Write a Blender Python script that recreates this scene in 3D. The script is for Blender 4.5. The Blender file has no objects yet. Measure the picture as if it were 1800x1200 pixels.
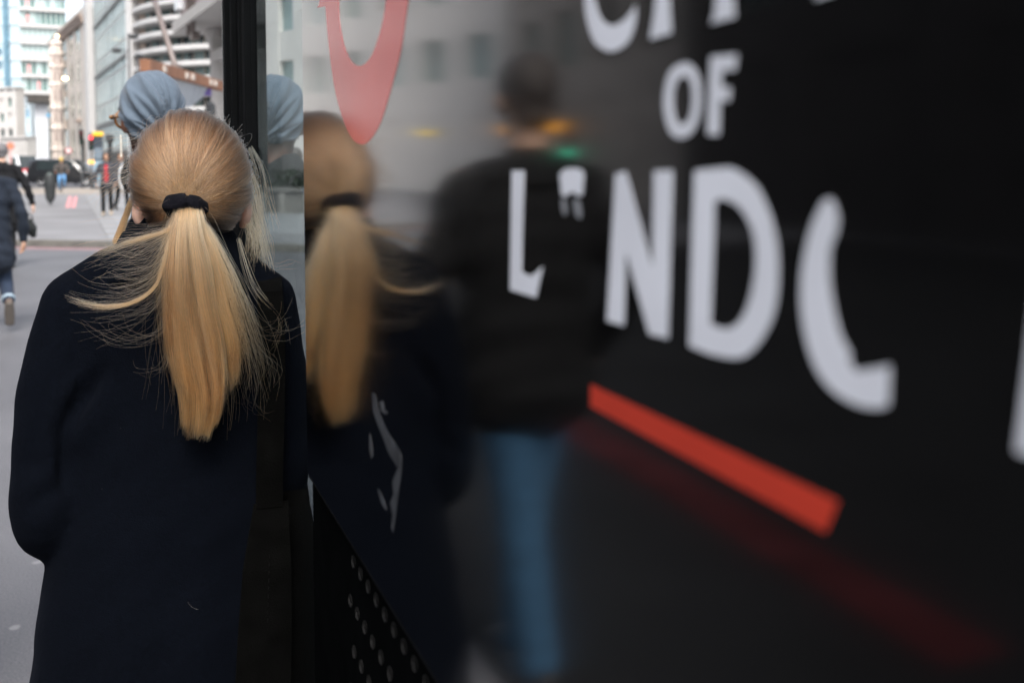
import bpy, bmesh, math, random
import numpy as np
from mathutils import Vector, Matrix
random.seed(7); RNG = np.random.default_rng(11)
R_ = math.radians
SC = bpy.context.scene
COL = SC.collection

# ------------------------------------------------------------------ camera
CAM_H = 1.5
YAW = math.atan(695 / 1750.0)          # the kiosk wall runs along +Y; the camera is turned to it
PITCH = R_(3.3)
cam_d = bpy.data.cameras.new('camera'); cam = bpy.data.objects.new('camera', cam_d); COL.objects.link(cam)
cam_d.sensor_width = 23.5
cam_d.lens = 23.5 * 1750 / 1800
cam_d.shift_y = -(600 - (290 + 1750 * math.tan(PITCH))) / 1800
cam.location = (0, 0, CAM_H)
cam.rotation_euler = (math.pi / 2 - PITCH, 0, -YAW)
cam_d.clip_start = 0.02; cam_d.clip_end = 3000
cam_d.dof.use_dof = True; cam_d.dof.focus_distance = 1.54; cam_d.dof.aperture_fstop = 3.1
SC.camera = cam

# ------------------------------------------------------------------ sky, sun, exposure
SUN_EL, SUN_AZ = R_(52), R_(188)       # a veiled sun high behind the camera
W = bpy.data.worlds.new('World'); SC.world = W; W.use_nodes = True
nt = W.node_tree; bg = nt.nodes['Background']
sky = nt.nodes.new('ShaderNodeTexSky'); sky.sky_type = 'NISHITA'; sky.sun_disc = False
sky.sun_elevation = SUN_EL; sky.sun_rotation = SUN_AZ
sky.air_density = 1.0; sky.dust_density = 4.0; sky.ozone_density = 1.0
hsv = nt.nodes.new('ShaderNodeHueSaturation'); hsv.inputs['Saturation'].default_value = 0.45
nt.links.new(sky.outputs[0], hsv.inputs['Color']); nt.links.new(hsv.outputs[0], bg.inputs[0])
bg.inputs[1].default_value = 0.15
sun_d = bpy.data.lights.new('sun', 'SUN'); sun = bpy.data.objects.new('sun', sun_d); COL.objects.link(sun)
sun_d.energy = 1.3; sun_d.angle = R_(25); sun_d.color = (1.0, 0.96, 0.9)
sd = Vector((math.sin(SUN_AZ) * math.cos(SUN_EL), math.cos(SUN_AZ) * math.cos(SUN_EL), math.sin(SUN_EL)))
sun.rotation_euler = sd.to_track_quat('Z', 'Y').to_euler()
VS = SC.view_settings
VS.view_transform = 'Standard'; VS.look = 'None'; VS.gamma = 1.0; VS.use_curve_mapping = False
VS.exposure = 1.3
SC.render.engine = 'CYCLES'
SC.cycles.use_denoising = True
SC.cycles.max_bounces = 10; SC.cycles.transmission_bounces = 8; SC.cycles.glossy_bounces = 5; SC.cycles.diffuse_bounces = 3
SC.cycles.sample_clamp_indirect = 6.0
SC.cycles_curves.shape = 'RIBBONS'; SC.cycles_curves.subdivisions = 2

# ------------------------------------------------------------------ helpers
FW = Vector((math.sin(YAW) * math.cos(PITCH), math.cos(YAW) * math.cos(PITCH), -math.sin(PITCH)))
RT = Vector((math.cos(YAW), -math.sin(YAW), 0)); UP = RT.cross(FW)
CV = 290 + 1750 * math.tan(PITCH)
def pixel_spot(u, v, d):                      # image pixel and estimated depth -> place in the street
    return Vector((0, 0, CAM_H)) + (FW + RT * ((u - 900) / 1750) - UP * ((v - CV) / 1750)) * d
def ground(u, d):                       # ground position under an image pixel column at an estimated depth
    p = pixel_spot(u, 290, d); return Vector((p.x, p.y, 0))
def hgt(v, d): return CAM_H + (290 - v) / 1750 * d  # height of an image pixel row at an estimated depth

def props(o, label=None, cat=None, group=None, kind=None):
    for k, val in (('label', label), ('category', cat), ('group', group), ('kind', kind)):
        if val: o[k] = val
    return o
def empty(name, loc=(0, 0, 0), rz=0.0, label=None, cat=None, group=None):
    o = bpy.data.objects.new(name, None); COL.objects.link(o)
    o.location = loc; o.rotation_euler = (0, 0, rz); o.empty_display_size = 0.1
    return props(o, label, cat, group)
def link(name, me, m=None, parent=None, smooth=False):
    o = bpy.data.objects.new(name, me); COL.objects.link(o)
    if m is not None and len(me.materials) == 0: me.materials.append(m)
    if parent is not None: o.parent = parent
    if smooth and hasattr(me, 'polygons'):
        me.polygons.foreach_set('use_smooth', [True] * len(me.polygons))
    return o

class MB:
    """collects polygons for one mesh"""
    def __init__(s): s.v = []; s.f = []
    def add(s, vs, fs):
        o = len(s.v); s.v += [tuple(x) for x in vs]; s.f += [tuple(i + o for i in f) for f in fs]; return s
    def box(s, c, d, M=None, rz=0.0):
        hx, hy, hz = d[0] / 2, d[1] / 2, d[2] / 2
        vs = [Vector((x, y, z)) for x in (-hx, hx) for y in (-hy, hy) for z in (-hz, hz)]
        if rz: vs = [Matrix.Rotation(rz, 3, 'Z') @ q for q in vs]
        vs = [q + Vector(c) for q in vs]
        if M: vs = [M @ q for q in vs]
        return s.add(vs, [(0, 1, 3, 2), (4, 6, 7, 5), (0, 4, 5, 1), (2, 3, 7, 6), (0, 2, 6, 4), (1, 5, 7, 3)])
    def bbox(s, c, d, b=0.01, M=None):
        """box with chamfered vertical and horizontal edges"""
        bm = bmesh.new(); bmesh.ops.create_cube(bm, size=1)
        bmesh.ops.scale(bm, vec=d, verts=bm.verts)
        bmesh.ops.bevel(bm, geom=bm.edges[:], offset=min(b, min(d) * .45), segments=2, affect='EDGES', profile=.6)
        bm.verts.index_update()
        vs = [v.co + Vector(c) for v in bm.verts]
        if M: vs = [M @ q for q in vs]
        fs = [[v.index for v in f.verts] for f in bm.faces]; bm.free()
        return s.add(vs, fs)
    def prism(s, poly, z0, z1):
        n = len(poly); vs = [(x, y, z0) for x, y in poly] + [(x, y, z1) for x, y in poly]
        return s.add(vs, [tuple(range(n))[::-1], tuple(range(n, 2 * n))] + [(i, (i + 1) % n, n + (i + 1) % n, n + i) for i in range(n)])
    def tube(s, pts, rad, seg=10, up=(0, 1, 0), cap=True):
        """tube through pts; rad is a list of r or (rx, ry)"""
        pts = [Vector(q) for q in pts]; n = len(pts); rings = []; ref = Vector(up)
        for i, q in enumerate(pts):
            t = (pts[min(i + 1, n - 1)] - pts[max(i - 1, 0)]).normalized()
            ax = ref - t * ref.dot(t)
            if ax.length < 1e-4: ax = t.orthogonal()
            ax.normalize(); ref = ax; bx = t.cross(ax)
            r = rad[i] if isinstance(rad, (list, tuple)) else rad
            rx, ry = r if isinstance(r, (list, tuple)) else (r, r)
            rings.append([q + bx * (rx * math.cos(2 * math.pi * k / seg)) + ax * (ry * math.sin(2 * math.pi * k / seg)) for k in range(seg)])
        vs = [x for r in rings for x in r]
        fs = [(i * seg + k, i * seg + (k + 1) % seg, (i + 1) * seg + (k + 1) % seg, (i + 1) * seg + k) for i in range(n - 1) for k in range(seg)]
        if cap: fs += [tuple(range(seg))[::-1], tuple((n - 1) * seg + k for k in range(seg))]
        return s.add(vs, fs)
    def limb(s, pts, rad, seg=14, sub=6, up=(0, 1, 0)):
        """smooth, round-ended limb through joints"""
        P = [Vector(q) for q in pts]; Rr = [(r, r) if not isinstance(r, (list, tuple)) else r for r in rad]
        op, orr = [], []
        n = len(P)
        for i in range(n - 1):
            p0, p1, p2, p3 = P[max(i - 1, 0)], P[i], P[i + 1], P[min(i + 2, n - 1)]
            for j in range(sub):
                t = j / sub
                op.append(.5 * ((2 * p1) + (p2 - p0) * t + (2 * p0 - 5 * p1 + 4 * p2 - p3) * t * t + (3 * p1 - p0 - 3 * p2 + p3) * t ** 3))
                e = t * t * (3 - 2 * t)
                orr.append((Rr[i][0] * (1 - e) + Rr[i + 1][0] * e, Rr[i][1] * (1 - e) + Rr[i + 1][1] * e))
        op.append(P[-1]); orr.append(Rr[-1])
        d0 = (op[0] - op[1]).normalized(); d1 = (op[-1] - op[-2]).normalized()
        a, b = min(orr[0]), min(orr[-1])
        pre = [(op[0] + d0 * a * math.sin(q), (orr[0][0] * math.cos(q), orr[0][1] * math.cos(q))) for q in (1.35, .9, .45)]
        post = [(op[-1] + d1 * b * math.sin(q), (orr[-1][0] * math.cos(q), orr[-1][1] * math.cos(q))) for q in (.45, .9, 1.35)]
        return s.tube([q[0] for q in pre] + op + [q[0] for q in post], [q[1] for q in pre] + orr + [q[1] for q in post], seg, up)
    def ball(s, c, r, nu=18, nv=12):
        c = Vector(c); vs = []; fs = []
        r = r if isinstance(r, (list, tuple)) else (r, r, r)
        vs.append(c + Vector((0, 0, r[2])))
        for i in range(1, nv):
            th = math.pi * i / nv
            for k in range(nu):
                ph = 2 * math.pi * k / nu
                vs.append(c + Vector((r[0] * math.sin(th) * math.cos(ph), r[1] * math.sin(th) * math.sin(ph), r[2] * math.cos(th))))
        vs.append(c - Vector((0, 0, r[2]))); L = len(vs) - 1
        for k in range(nu):
            fs.append((0, 1 + k, 1 + (k + 1) % nu)); fs.append((L, 1 + (nv - 2) * nu + (k + 1) % nu, 1 + (nv - 2) * nu + k))
        for i in range(nv - 2):
            for k in range(nu):
                fs.append((1 + i * nu + k, 1 + (i + 1) * nu + k, 1 + (i + 1) * nu + (k + 1) % nu, 1 + i * nu + (k + 1) % nu))
        return s.add(vs, fs)
    def lathe(s, prof, seg=24, c=(0, 0, 0), a0=0.0, a1=2 * math.pi):
        full = abs(a1 - a0 - 2 * math.pi) < 1e-6; m = seg if full else seg + 1; vs = []
        for r, z in prof:
            for k in range(m):
                an = a0 + (a1 - a0) * k / seg
                vs.append((c[0] + r * math.cos(an), c[1] + r * math.sin(an), c[2] + z))
        fs = [(i * m + k, i * m + (k + 1) % m, (i + 1) * m + (k + 1) % m, (i + 1) * m + k) for i in range(len(prof) - 1) for k in range(seg)]
        return s.add(vs, fs)
    def torus(s, c, Rr, r, M=None, seg=28, sec=10):
        vs = []; c = Vector(c)
        for i in range(seg):
            a = 2 * math.pi * i / seg
            for k in range(sec):
                b = 2 * math.pi * k / sec
                q = Vector(((Rr + r * math.cos(b)) * math.cos(a), (Rr + r * math.cos(b)) * math.sin(a), r * math.sin(b)))
                vs.append((M @ q if M else q) + c)
        return s.add(vs, [(i * sec + k, ((i + 1) % seg) * sec + k, ((i + 1) % seg) * sec + (k + 1) % sec, i * sec + (k + 1) % sec) for i in range(seg) for k in range(sec)])
    def mesh(s, name):
        me = bpy.data.meshes.new(name); me.from_pydata(s.v, [], s.f)
        bm = bmesh.new(); bm.from_mesh(me); bmesh.ops.recalc_face_normals(bm, faces=bm.faces); bm.to_mesh(me); bm.free()
        me.update(); return me
    def build(s, name, m, parent=None, smooth=False): return link(name, s.mesh(name), m, parent, smooth)

def fuse(mb, name, voxel, iters=4, fac=.5):
    """merge overlapping closed shapes into one continuous skin"""
    me = mb.mesh(name); o = bpy.data.objects.new('tmp', me); COL.objects.link(o)
    md = o.modifiers.new('r', 'REMESH'); md.mode = 'VOXEL'; md.voxel_size = voxel; md.use_smooth_shade = True
    if iters:
        ms = o.modifiers.new('s', 'SMOOTH'); ms.iterations = iters; ms.factor = fac
    dg = bpy.context.evaluated_depsgraph_get(); dg.update()
    out = bpy.data.meshes.new_from_object(o.evaluated_get(dg)); out.name = name
    bpy.data.objects.remove(o); bpy.data.meshes.remove(me)
    out.polygons.foreach_set('use_smooth', [True] * len(out.polygons))
    return out

# ------------------------------------------------------------------ materials
MATS = {}
def mat(name, col, rough=.6, var=.12, scale=8.0, bump=0.0, bscale=60.0, metal=0.0, sheen=0.0, ior=1.5, coat=0.0, spec=.5, detail=6.0, col2=None, emit=None, estr=0.0, rvar=0.0):
    if name in MATS: return MATS[name]
    m = bpy.data.materials.new(name); m.use_nodes = True; n = m.node_tree; b = n.nodes['Principled BSDF']
    tc = n.nodes.new('ShaderNodeTexCoord')
    b.inputs['Roughness'].default_value = rough; b.inputs['Metallic'].default_value = metal
    b.inputs['IOR'].default_value = ior; b.inputs['Coat Weight'].default_value = coat
    b.inputs['Specular IOR Level'].default_value = spec
    if sheen:
        b.inputs['Sheen Weight'].default_value = sheen; b.inputs['Sheen Roughness'].default_value = .5
    ns = n.nodes.new('ShaderNodeTexNoise'); ns.inputs['Scale'].default_value = scale; ns.inputs['Detail'].default_value = detail
    n.links.new(tc.outputs['Object'], ns.inputs['Vector'])
    mx = n.nodes.new('ShaderNodeMix'); mx.data_type = 'RGBA'
    c1 = tuple(max(0, c * (1 - var)) for c in col); c2 = tuple(min(1, c * (1 + var)) for c in (col2 or col))
    mx.inputs[6].default_value = (*c1, 1); mx.inputs[7].default_value = (*c2, 1)
    rmp = n.nodes.new('ShaderNodeMapRange'); rmp.inputs[1].default_value = .3; rmp.inputs[2].default_value = .7
    n.links.new(ns.outputs['Fac'], rmp.inputs[0]); n.links.new(rmp.outputs[0], mx.inputs[0])
    n.links.new(mx.outputs[2], b.inputs['Base Color'])
    if rvar:
        r2 = n.nodes.new('ShaderNodeMapRange'); r2.inputs[3].default_value = max(0, rough - rvar); r2.inputs[4].default_value = rough + rvar
        n.links.new(ns.outputs['Fac'], r2.inputs[0]); n.links.new(r2.outputs[0], b.inputs['Roughness'])
    if bump:
        nb = n.nodes.new('ShaderNodeTexNoise'); nb.inputs['Scale'].default_value = bscale; nb.inputs['Detail'].default_value = 4
        n.links.new(tc.outputs['Object'], nb.inputs['Vector'])
        bp = n.nodes.new('ShaderNodeBump'); bp.inputs['Strength'].default_value = bump; bp.inputs['Distance'].default_value = .01
        n.links.new(nb.outputs['Fac'], bp.inputs['Height']); n.links.new(bp.outputs[0], b.inputs['Normal'])
    if emit:
        b.inputs['Emission Color'].default_value = (*emit, 1); b.inputs['Emission Strength'].default_value = estr
    MATS[name] = m; return m

M_STONE = mat('cream_stone', (.50, .45, .40), .8, .10, .35, .3, 2.0)
M_STONE2 = mat('grey_stone', (.50, .48, .46), .8, .10, .3, .3, 2.0)
M_PINKSTONE = mat('pink_stone', (.66, .57, .51), .8, .08, .6, .3, 3.0)
M_WHITE = mat('white_render', (.50, .49, .48), .7, .06, .5)
M_PALE = mat('pale_blue_cladding', (.54, .63, .68), .35, .05, .08)
M_GLASSD = mat('window_glass_dark', (.03, .05, .055), .06, .4, .4, ior=1.6)
M_GLASSG = mat('window_glass_green', (.10, .17, .16), .08, .5, .25, ior=1.6)
M_GLASSB = mat('window_glass_blue', (.50, .62, .68), .12, .10, .2, ior=1.6)
M_GLASSP = mat('window_glass_pale', (.42, .52, .51), .12, .25, .3, ior=1.55)
M_GREYPANEL = mat('grey_cladding', (.26, .27, .265), .45, .12, .3)
M_CONC = mat('smooth_concrete', (.50, .51, .53), .8, .08, .3)
M_DARKMETAL = mat('dark_metal', (.025, .027, .03), .4, .2, 5)
M_BLACKPAINT = mat('black_paint', (.0045, .005, .0055), .75, .2, 9, rvar=.1, spec=.03)
M_BROWNWOOD = mat('brown_timber', (.22, .10, .055), .6, .25, 3, .2, 20)
M_TAUPE = mat('taupe_pipe', (.17, .14, .13), .5, .15, 4)
M_MAUVE = mat('mauve_render', (.46, .39, .39), .8, .06, 1)
M_REDPAINT = mat('road_red_paint', (.62, .26, .27), .7, .2, 6, .2, 60)
M_ROADWORN = mat('worn_red_paint', (.42, .25, .26), .8, .3, 8, .2, 60)

# asphalt with aggregate, worn patches and trodden gum
def asphalt():
    m = bpy.data.materials.new('asphalt'); m.use_nodes = True; n = m.node_tree; b = n.nodes['Principled BSDF']; L = n.links.new
    tc = n.nodes.new('ShaderNodeTexCoord')
    n1 = n.nodes.new('ShaderNodeTexNoise'); n1.inputs['Scale'].default_value = 1.1; n1.inputs['Detail'].default_value = 9
    n2 = n.nodes.new('ShaderNodeTexNoise'); n2.inputs['Scale'].default_value = 130; n2.inputs['Detail'].default_value = 6
    v = n.nodes.new('ShaderNodeTexVoronoi'); v.inputs['Scale'].default_value = 4.2; v.inputs['Randomness'].default_value = 1
    nw = n.nodes.new('ShaderNodeTexNoise'); nw.inputs['Scale'].default_value = 22
    for q in (n1, n2, nw): L(tc.outputs['Object'], q.inputs['Vector'])
    va = n.nodes.new('ShaderNodeVectorMath'); va.operation = 'MULTIPLY_ADD'; va.inputs[1].default_value = (.03, .03, 0)
    L(nw.outputs['Color'], va.inputs[0]); L(tc.outputs['Object'], va.inputs[2]); L(va.outputs[0], v.inputs['Vector'])
    mx = n.nodes.new('ShaderNodeMix'); mx.data_type = 'RGBA'; mx.inputs[6].default_value = (.062, .063, .070, 1); mx.inputs[7].default_value = (.140, .139, .150, 1)
    L(n1.outputs['Fac'], mx.inputs[0])
    mx2 = n.nodes.new('ShaderNodeMix'); mx2.data_type = 'RGBA'; mx2.blend_type = 'OVERLAY'; mx2.inputs[0].default_value = .85
    L(mx.outputs[2], mx2.inputs[6]); L(n2.outputs['Fac'], mx2.inputs[7])
    lt = n.nodes.new('ShaderNodeMapRange'); lt.inputs[1].default_value = .085; lt.inputs[2].default_value = .06
    L(v.outputs['Distance'], lt.inputs[0])
    mx3 = n.nodes.new('ShaderNodeMix'); mx3.data_type = 'RGBA'; mx3.inputs[7].default_value = (.22, .22, .225, 1)
    L(lt.outputs[0], mx3.inputs[0]); L(mx2.outputs[2], mx3.inputs[6]); L(mx3.outputs[2], b.inputs['Base Color'])
    b.inputs['Roughness'].default_value = .55
    bp = n.nodes.new('ShaderNodeBump'); bp.inputs['Strength'].default_value = .5; bp.inputs['Distance'].default_value = .004
    L(n2.outputs['Fac'], bp.inputs['Height']); L(bp.outputs[0], b.inputs['Normal'])
    return m
M_ASPHALT = asphalt()
M_RAISED = mat('raised_road_surface', (.19, .19, .20), .75, .2, .6, .2, 60)
M_SLAB = mat('paving_slab', (.25, .255, .268), .75, .16, 1.5, .2, 60)
M_KERB = mat('granite_kerb', (.12, .115, .105), .8, .25, 6, .3, 60)
M_BUFF = mat('buff_paving', (.27, .235, .20), .8, .15, 1.0)

# ================================================================== THE SETTING
g = MB(); g.add([(-900, -400, 0), (900, -400, 0), (900, 1500, 0), (-900, 1500, 0)], [(0, 1, 2, 3)])
props(g.build('ground', M_ASPHALT), kind='structure')

# raised carriageway beyond the far kerb
k0, k1, k2, k3 = ground(-420, 19.0), ground(45, 18.4), ground(190, 18.1), ground(800, 16.6)
r4, r5 = ground(800, 47), ground(-420, 47)
raised = props(MB().prism([(p.x, p.y) for p in (k0, k1, k2, k3, r4, r5)], -.05, .122).build('raised_road', M_RAISED), kind='structure')
# kerb stones along its near edge
kst = MB().bbox((0, 0, .062), (.9, .16, .130), .018).mesh('kerb_stone'); kst.materials.append(M_KERB)
for A, B in ((k0, k1), (k1, k2), (k2, k3)):
    d = B - A; n = max(1, round(d.length / .915)); ang = math.atan2(d.y, d.x); nrm = Vector((d.y, -d.x, 0)).normalized()
    for i in range(n):
        o = link('kerb_stone', kst, parent=raised); p = A + d * ((i + .5) / n) + nrm * .06
        o.location = (p.x, p.y, random.uniform(-.003, .003)); o.rotation_euler = (0, 0, ang + random.uniform(-.004, .004)); o.scale = (d.length / n / .905, 1, 1)
# lighter paved footway on the right of it
pa, pb = ground(188, 18.45), ground(146, 47); pd = (pb - pa).normalized(); pn = Vector((pd.y, -pd.x, 0))
plen = (pb - pa).length
q = [pa, pa + pn * 9, pb + pn * 12, pb]
pave = props(MB().prism([(p.x, p.y) for p in q], .05, .136).build('pavement', mat('slab_joint', (.20, .20, .205), .8)), kind='structure')
slab = MB().bbox((0, 0, 0), (.742, .892, .04), .004).mesh('slab'); slab.materials.append(M_SLAB)
for i in range(int(plen / .9)):
    for j in range(7):
        o = link('slab', slab, parent=pave); p = pa + pd * (.46 + i * .9) + pn * (.38 + j * .75 + (.37 if i % 2 else 0))
        o.location = (p.x, p.y, .1195 + random.uniform(-.0015, .0015)); o.rotation_euler = (random.uniform(-.002, .002), random.uniform(-.002, .002), math.atan2(pd.y, pd.x) - math.pi / 2)
e0, e1 = ground(-420, 47.2), ground(800, 47.2); e2, e3 = ground(800, 64), ground(-420, 64)
props(MB().prism([(p.x, p.y) for p in (e0, e1, e2, e3)], -.05, .012).build('buff_crossing', M_BUFF), kind='structure')
props(MB().add([(-13.5, -40, .003), (-.58, -40, .003), (-.58, 4.0, .003), (-.74, 5.4, .003), (-.95, 7.6, .003), (-1.5, 9.0, .003), (-1.5, 16.6, .003), (-13.5, 16.2, .003)], [(0, 1, 2, 3, 4, 5, 6, 7)]).build('road', mat('darkened_road', (.016, .0165, .018), .9, .2, 1.2, .3, 120, spec=.05)), kind='structure')  # carriageway darkened and widened over the pavement to dim the panel's reflection
def stripe(name, A, B, w, z, m, label=None):
    d = (B - A); n = Vector((d.y, -d.x, 0)).normalized() * w / 2
    vs = [(*(A + n).xy, z), (*(B + n).xy, z), (*(B - n).xy, z), (*(A - n).xy, z)]
    return props(MB().add(vs, [(0, 1, 2, 3)]).build(name, m), kind='structure')
stripe('red_road_line', Vector((-1.98, 2.2, 0)), Vector((-1.98, 17.0, 0)), .26, .007, mat('deep_red_paint', (.058, .012, .014), .8, .5, 2.5, spec=.1))
for off in (0, .24):
    d = (k2 - k1).normalized(); nn = Vector((d.y, -d.x, 0))
    stripe('red_road_line', k1 - d * 6 + nn * (.34 + off), k2 + d * 1.5 + nn * (.34 + off), .12, .004, M_ROADWORN)
for u0, u1 in ((117, 122), (127, 132)):
    stripe('red_road_line', ground(u0, 32), ground(u1, 43.5), .13, .127, M_REDPAINT)

# ------------------------------------------------------------------ buildings
def facade_frame(A, B):
    d = (B - A); w = d.length; ang = math.atan2(d.y, d.x)
    return w, ang
def building(name, label, A, B, H, thick, cols, rows, z0, ztop, pier, band, mw, mg, inset=.25, plinth=None, band_m=None, cat='building', pier_top=True, band_out=-.05):
    """facade from A to B (left to right as seen), openings between real piers and bands, panes set back"""
    w, ang = facade_frame(A, B)
    root = empty(name, A, ang, label, cat)
    core = MB().box((w / 2, inset + .1 + thick / 2, H / 2 - .1), (w - .1, thick, H - .2)).build('core', MATS['core'], root)
    wall = MB(); cw = (w - pier) / cols
    for i in range(cols + 1): wall.box((pier / 2 + i * cw, inset / 2 + .05, H / 2), (pier, inset + .1, H))
    bz = MB(); rh = (ztop - z0) / rows
    for j in range(rows + 1):
        bz.box((w / 2, band_out + inset / 2 + .1, z0 + j * rh), (w - .02, inset, band))
    if z0 - band / 2 > .3 and plinth != 'open':
        wall.box((w / 2, inset / 2 + .1, (z0 - band / 2) / 2), (w - .03, inset, z0 - band / 2))
    if H - ztop > band: wall.box((w / 2, inset / 2 + .1, (H + ztop + band / 2) / 2), (w - .03, inset, H - ztop - band / 2 - .02))
    wall.build('wall', mw, root); bz.build('floor_band', band_m or mw, root)
    for sx in (.02, w - .02): MB().box((sx, thick / 2 + inset, H / 2), (.1, thick, H)).build('side_wall', mw, root)
    MB().box((w / 2, thick / 2 + inset / 2 - .1, H + .15), (w + .3, thick + inset + .3, .3)).build('roof', mw, root)
    pw, ph = cw - pier, rh - band
    if pw > .05 and ph > .05:
        pm = MB().box((0, 0, 0), (pw + .04, .05, ph + .04)).mesh('window')
        mgs = mg if isinstance(mg, (list, tuple)) else [mg]
        meshes = []
        for mm in mgs:
            q = pm.copy(); q.materials.append(mm); meshes.append(q)
        for i in range(cols):
            for j in range(rows):
                o = link('window', random.choice(meshes), parent=root)
                o.location = (pier + i * cw + pw / 2, inset + .02, z0 + j * rh + rh / 2)
    return root, w
mat('core', (.05, .055, .06), .7)

# pale blue tower at the far left
def tower():
    A, B = ground(-330, 285), ground(43, 262)
    root, w = building('glass_tower', 'pale blue glass tower with a dark vertical seam at far left', A, B, 95, 3, 15, 19, 6, 94, .35, .5, M_PALE, [M_GLASSB, M_GLASSB, M_PALE], .3)
    s = w * (20 + 330) / 373
    MB().box((s, -.12, 47), (1.5, .5, 94)).build('seam', mat('slate_blue', (.13, .24, .31), .4, .2, .5), root)
    for zz in (28, 31.5, 14): MB().box((s - 2.6, -.1, zz), (1.3, .3, 1.6)).build('small_window', MATS['slate_blue'], root)
tower()

# tower with white floor slabs carried over a dark soffit
def slab_tower():
    d = 225; A, B = ground(41, d), ground(122, d + 4)
    w, ang = facade_frame(A, B)
    root = empty('cantilevered_tower', A, ang, 'green glass tower with white floor slabs over a dark soffit', 'building')
    zb = hgt(180, d); fl = 3.73; z1 = hgt(163, d); n = 10
    MB().box((w / 2, 6.3, (z1 + z1 + n * fl) / 2), (w - .4, 11, n * fl)).build('core', MATS['core'], root)
    sl = MB().box((0, 0, 0), (w, 12.4, .75)).mesh('floor_slab'); sl.materials.append(M_WHITE)
    for i in range(n + 1):
        o = link('floor_slab', sl, parent=root); o.location = (w / 2, 6, z1 + i * fl)
    pane_w = w / 9
    pm = [MB().box((0, 0, 0), (pane_w - .22, .08, fl - .8)).mesh('window') for _ in range(3)]
    for q, mm in zip(pm, (M_GLASSG, M_GLASSP, mat('window_glass_mid', (.22, .31, .31), .1, .3, .3, ior=1.55))): q.materials.append(mm)
    mul = MB().box((0, 0, 0), (.2, .3, fl - .76)).mesh('mullion'); mul.materials.append(M_GLASSP)
    pk = mat('coral_blind', (.75, .33, .33), .7)
    for i in range(n):
        for c in range(9):
            kind = 1 if i in (2, 3) else random.choice((0, 0, 2, 1))
            o = link('window', pm[kind], parent=root); o.location = (pane_w * (c + .5), .55, z1 + (i + .5) * fl)
            o = link('mullion', mul, parent=root); o.location = (pane_w * c + .1, .45, z1 + (i + .5) * fl)
        if i not in (2, 3): MB().box((pane_w * (3.4 if i == 0 else 1.6), .35, z1 + (i + .4) * fl), (.55, .1, 2.1)).build('blind', pk, root)
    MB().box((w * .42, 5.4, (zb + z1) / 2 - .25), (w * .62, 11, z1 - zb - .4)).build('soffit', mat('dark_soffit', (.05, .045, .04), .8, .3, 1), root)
    MB().box((w * .36, 6, zb / 2), (w * .40, 8, zb)).build('pier', M_CONC, root)
    for k in range(3): MB().box((w * (.60 + .022 * k), 6 + k * .4, zb / 2), (.35, 5, zb)).build('fin', M_GLASSG, root)
    fl_ = pixel_spot(89, 203, 205) - A; fl_ = Matrix.Rotation(-ang, 3, 'Z') @ fl_
    props(MB().box((0, 0, 0), (1.35, .08, .62)).build('flag', mat('flag_blue', (.02, .30, .55), .6)), 'small bright blue flag hanging beside the concrete pier', 'flag').location = pixel_spot(88, 203, 205)
slab_tower()

# low stone buildings at the far left
building('stone_building', 'grey white stone building with cornice at the far left edge', ground(-60, 172), ground(31, 168), hgt(158, 170), 1.5, 6, 4, 3.0, hgt(168, 170), .9, 1.1, M_STONE2, [M_GLASSD, M_GLASSG, M_STONE2], .3)
building('colonnade_building', 'low pale building with a row of slim columns left of the concrete pier', ground(2, 152), ground(47, 150), hgt(243, 150), 1.5, 9, 1, 1.2, hgt(250, 150), .38, .5, M_STONE2, [M_GREYPANEL], .35)
building('blue_glass_block', 'blue glazed block beside the concrete pier', ground(30, 195), ground(56, 195), hgt(186, 195), 1.5, 3, 3, 6.0, hgt(190, 195), .22, .5, M_PALE, [mat('window_glass_sky', (.14, .27, .38), .08, .3, .2, ior=1.6), M_GLASSB], .2)

# slender ornamented corner turret
def turret():
    d = 182; P = ground(104.5, d); root = empty('corner_turret', P, 0, 'slender cream stone corner turret with ring mouldings', 'turret')
    r = 1.22; H = hgt(74, d)
    prof = [(r * 1.15, 0), (r * 1.15, 1), (r, 1.2)]
    for v in (262, 225, 190, 150, 118, 96):
        z = hgt(v, d); prof += [(r, z - .5), (r * 1.16, z - .35), (r * 1.2, z), (r * 1.02, z + .25), (r * .98, z + .4)]
    prof += [(r * .95, H - 1), (r * 1.15, H - .6), (r * .6, H), (0.01, H + .8)]
    MB().lathe(prof, 14).build('shaft', M_PINKSTONE, root)
    for k in range(14):
        a = 2 * math.pi * (k + .5) / 14
        if k % 2: MB().box((r * 1.0 * math.cos(a), r * 1.0 * math.sin(a), H * .47), (.16, .16, H * .9), rz=0).build('rib', M_STONE, root)
    for v in (240, 205, 168, 134, 107):
        for a in (-1.9, -1.2):
            MB().box((r * .99 * math.cos(a), r * .99 * math.sin(a), hgt(v, d)), (.34, .34, 1.9)).build('niche', mat('brown_glass', (.28, .22, .20), .5), root)
turret()

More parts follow.
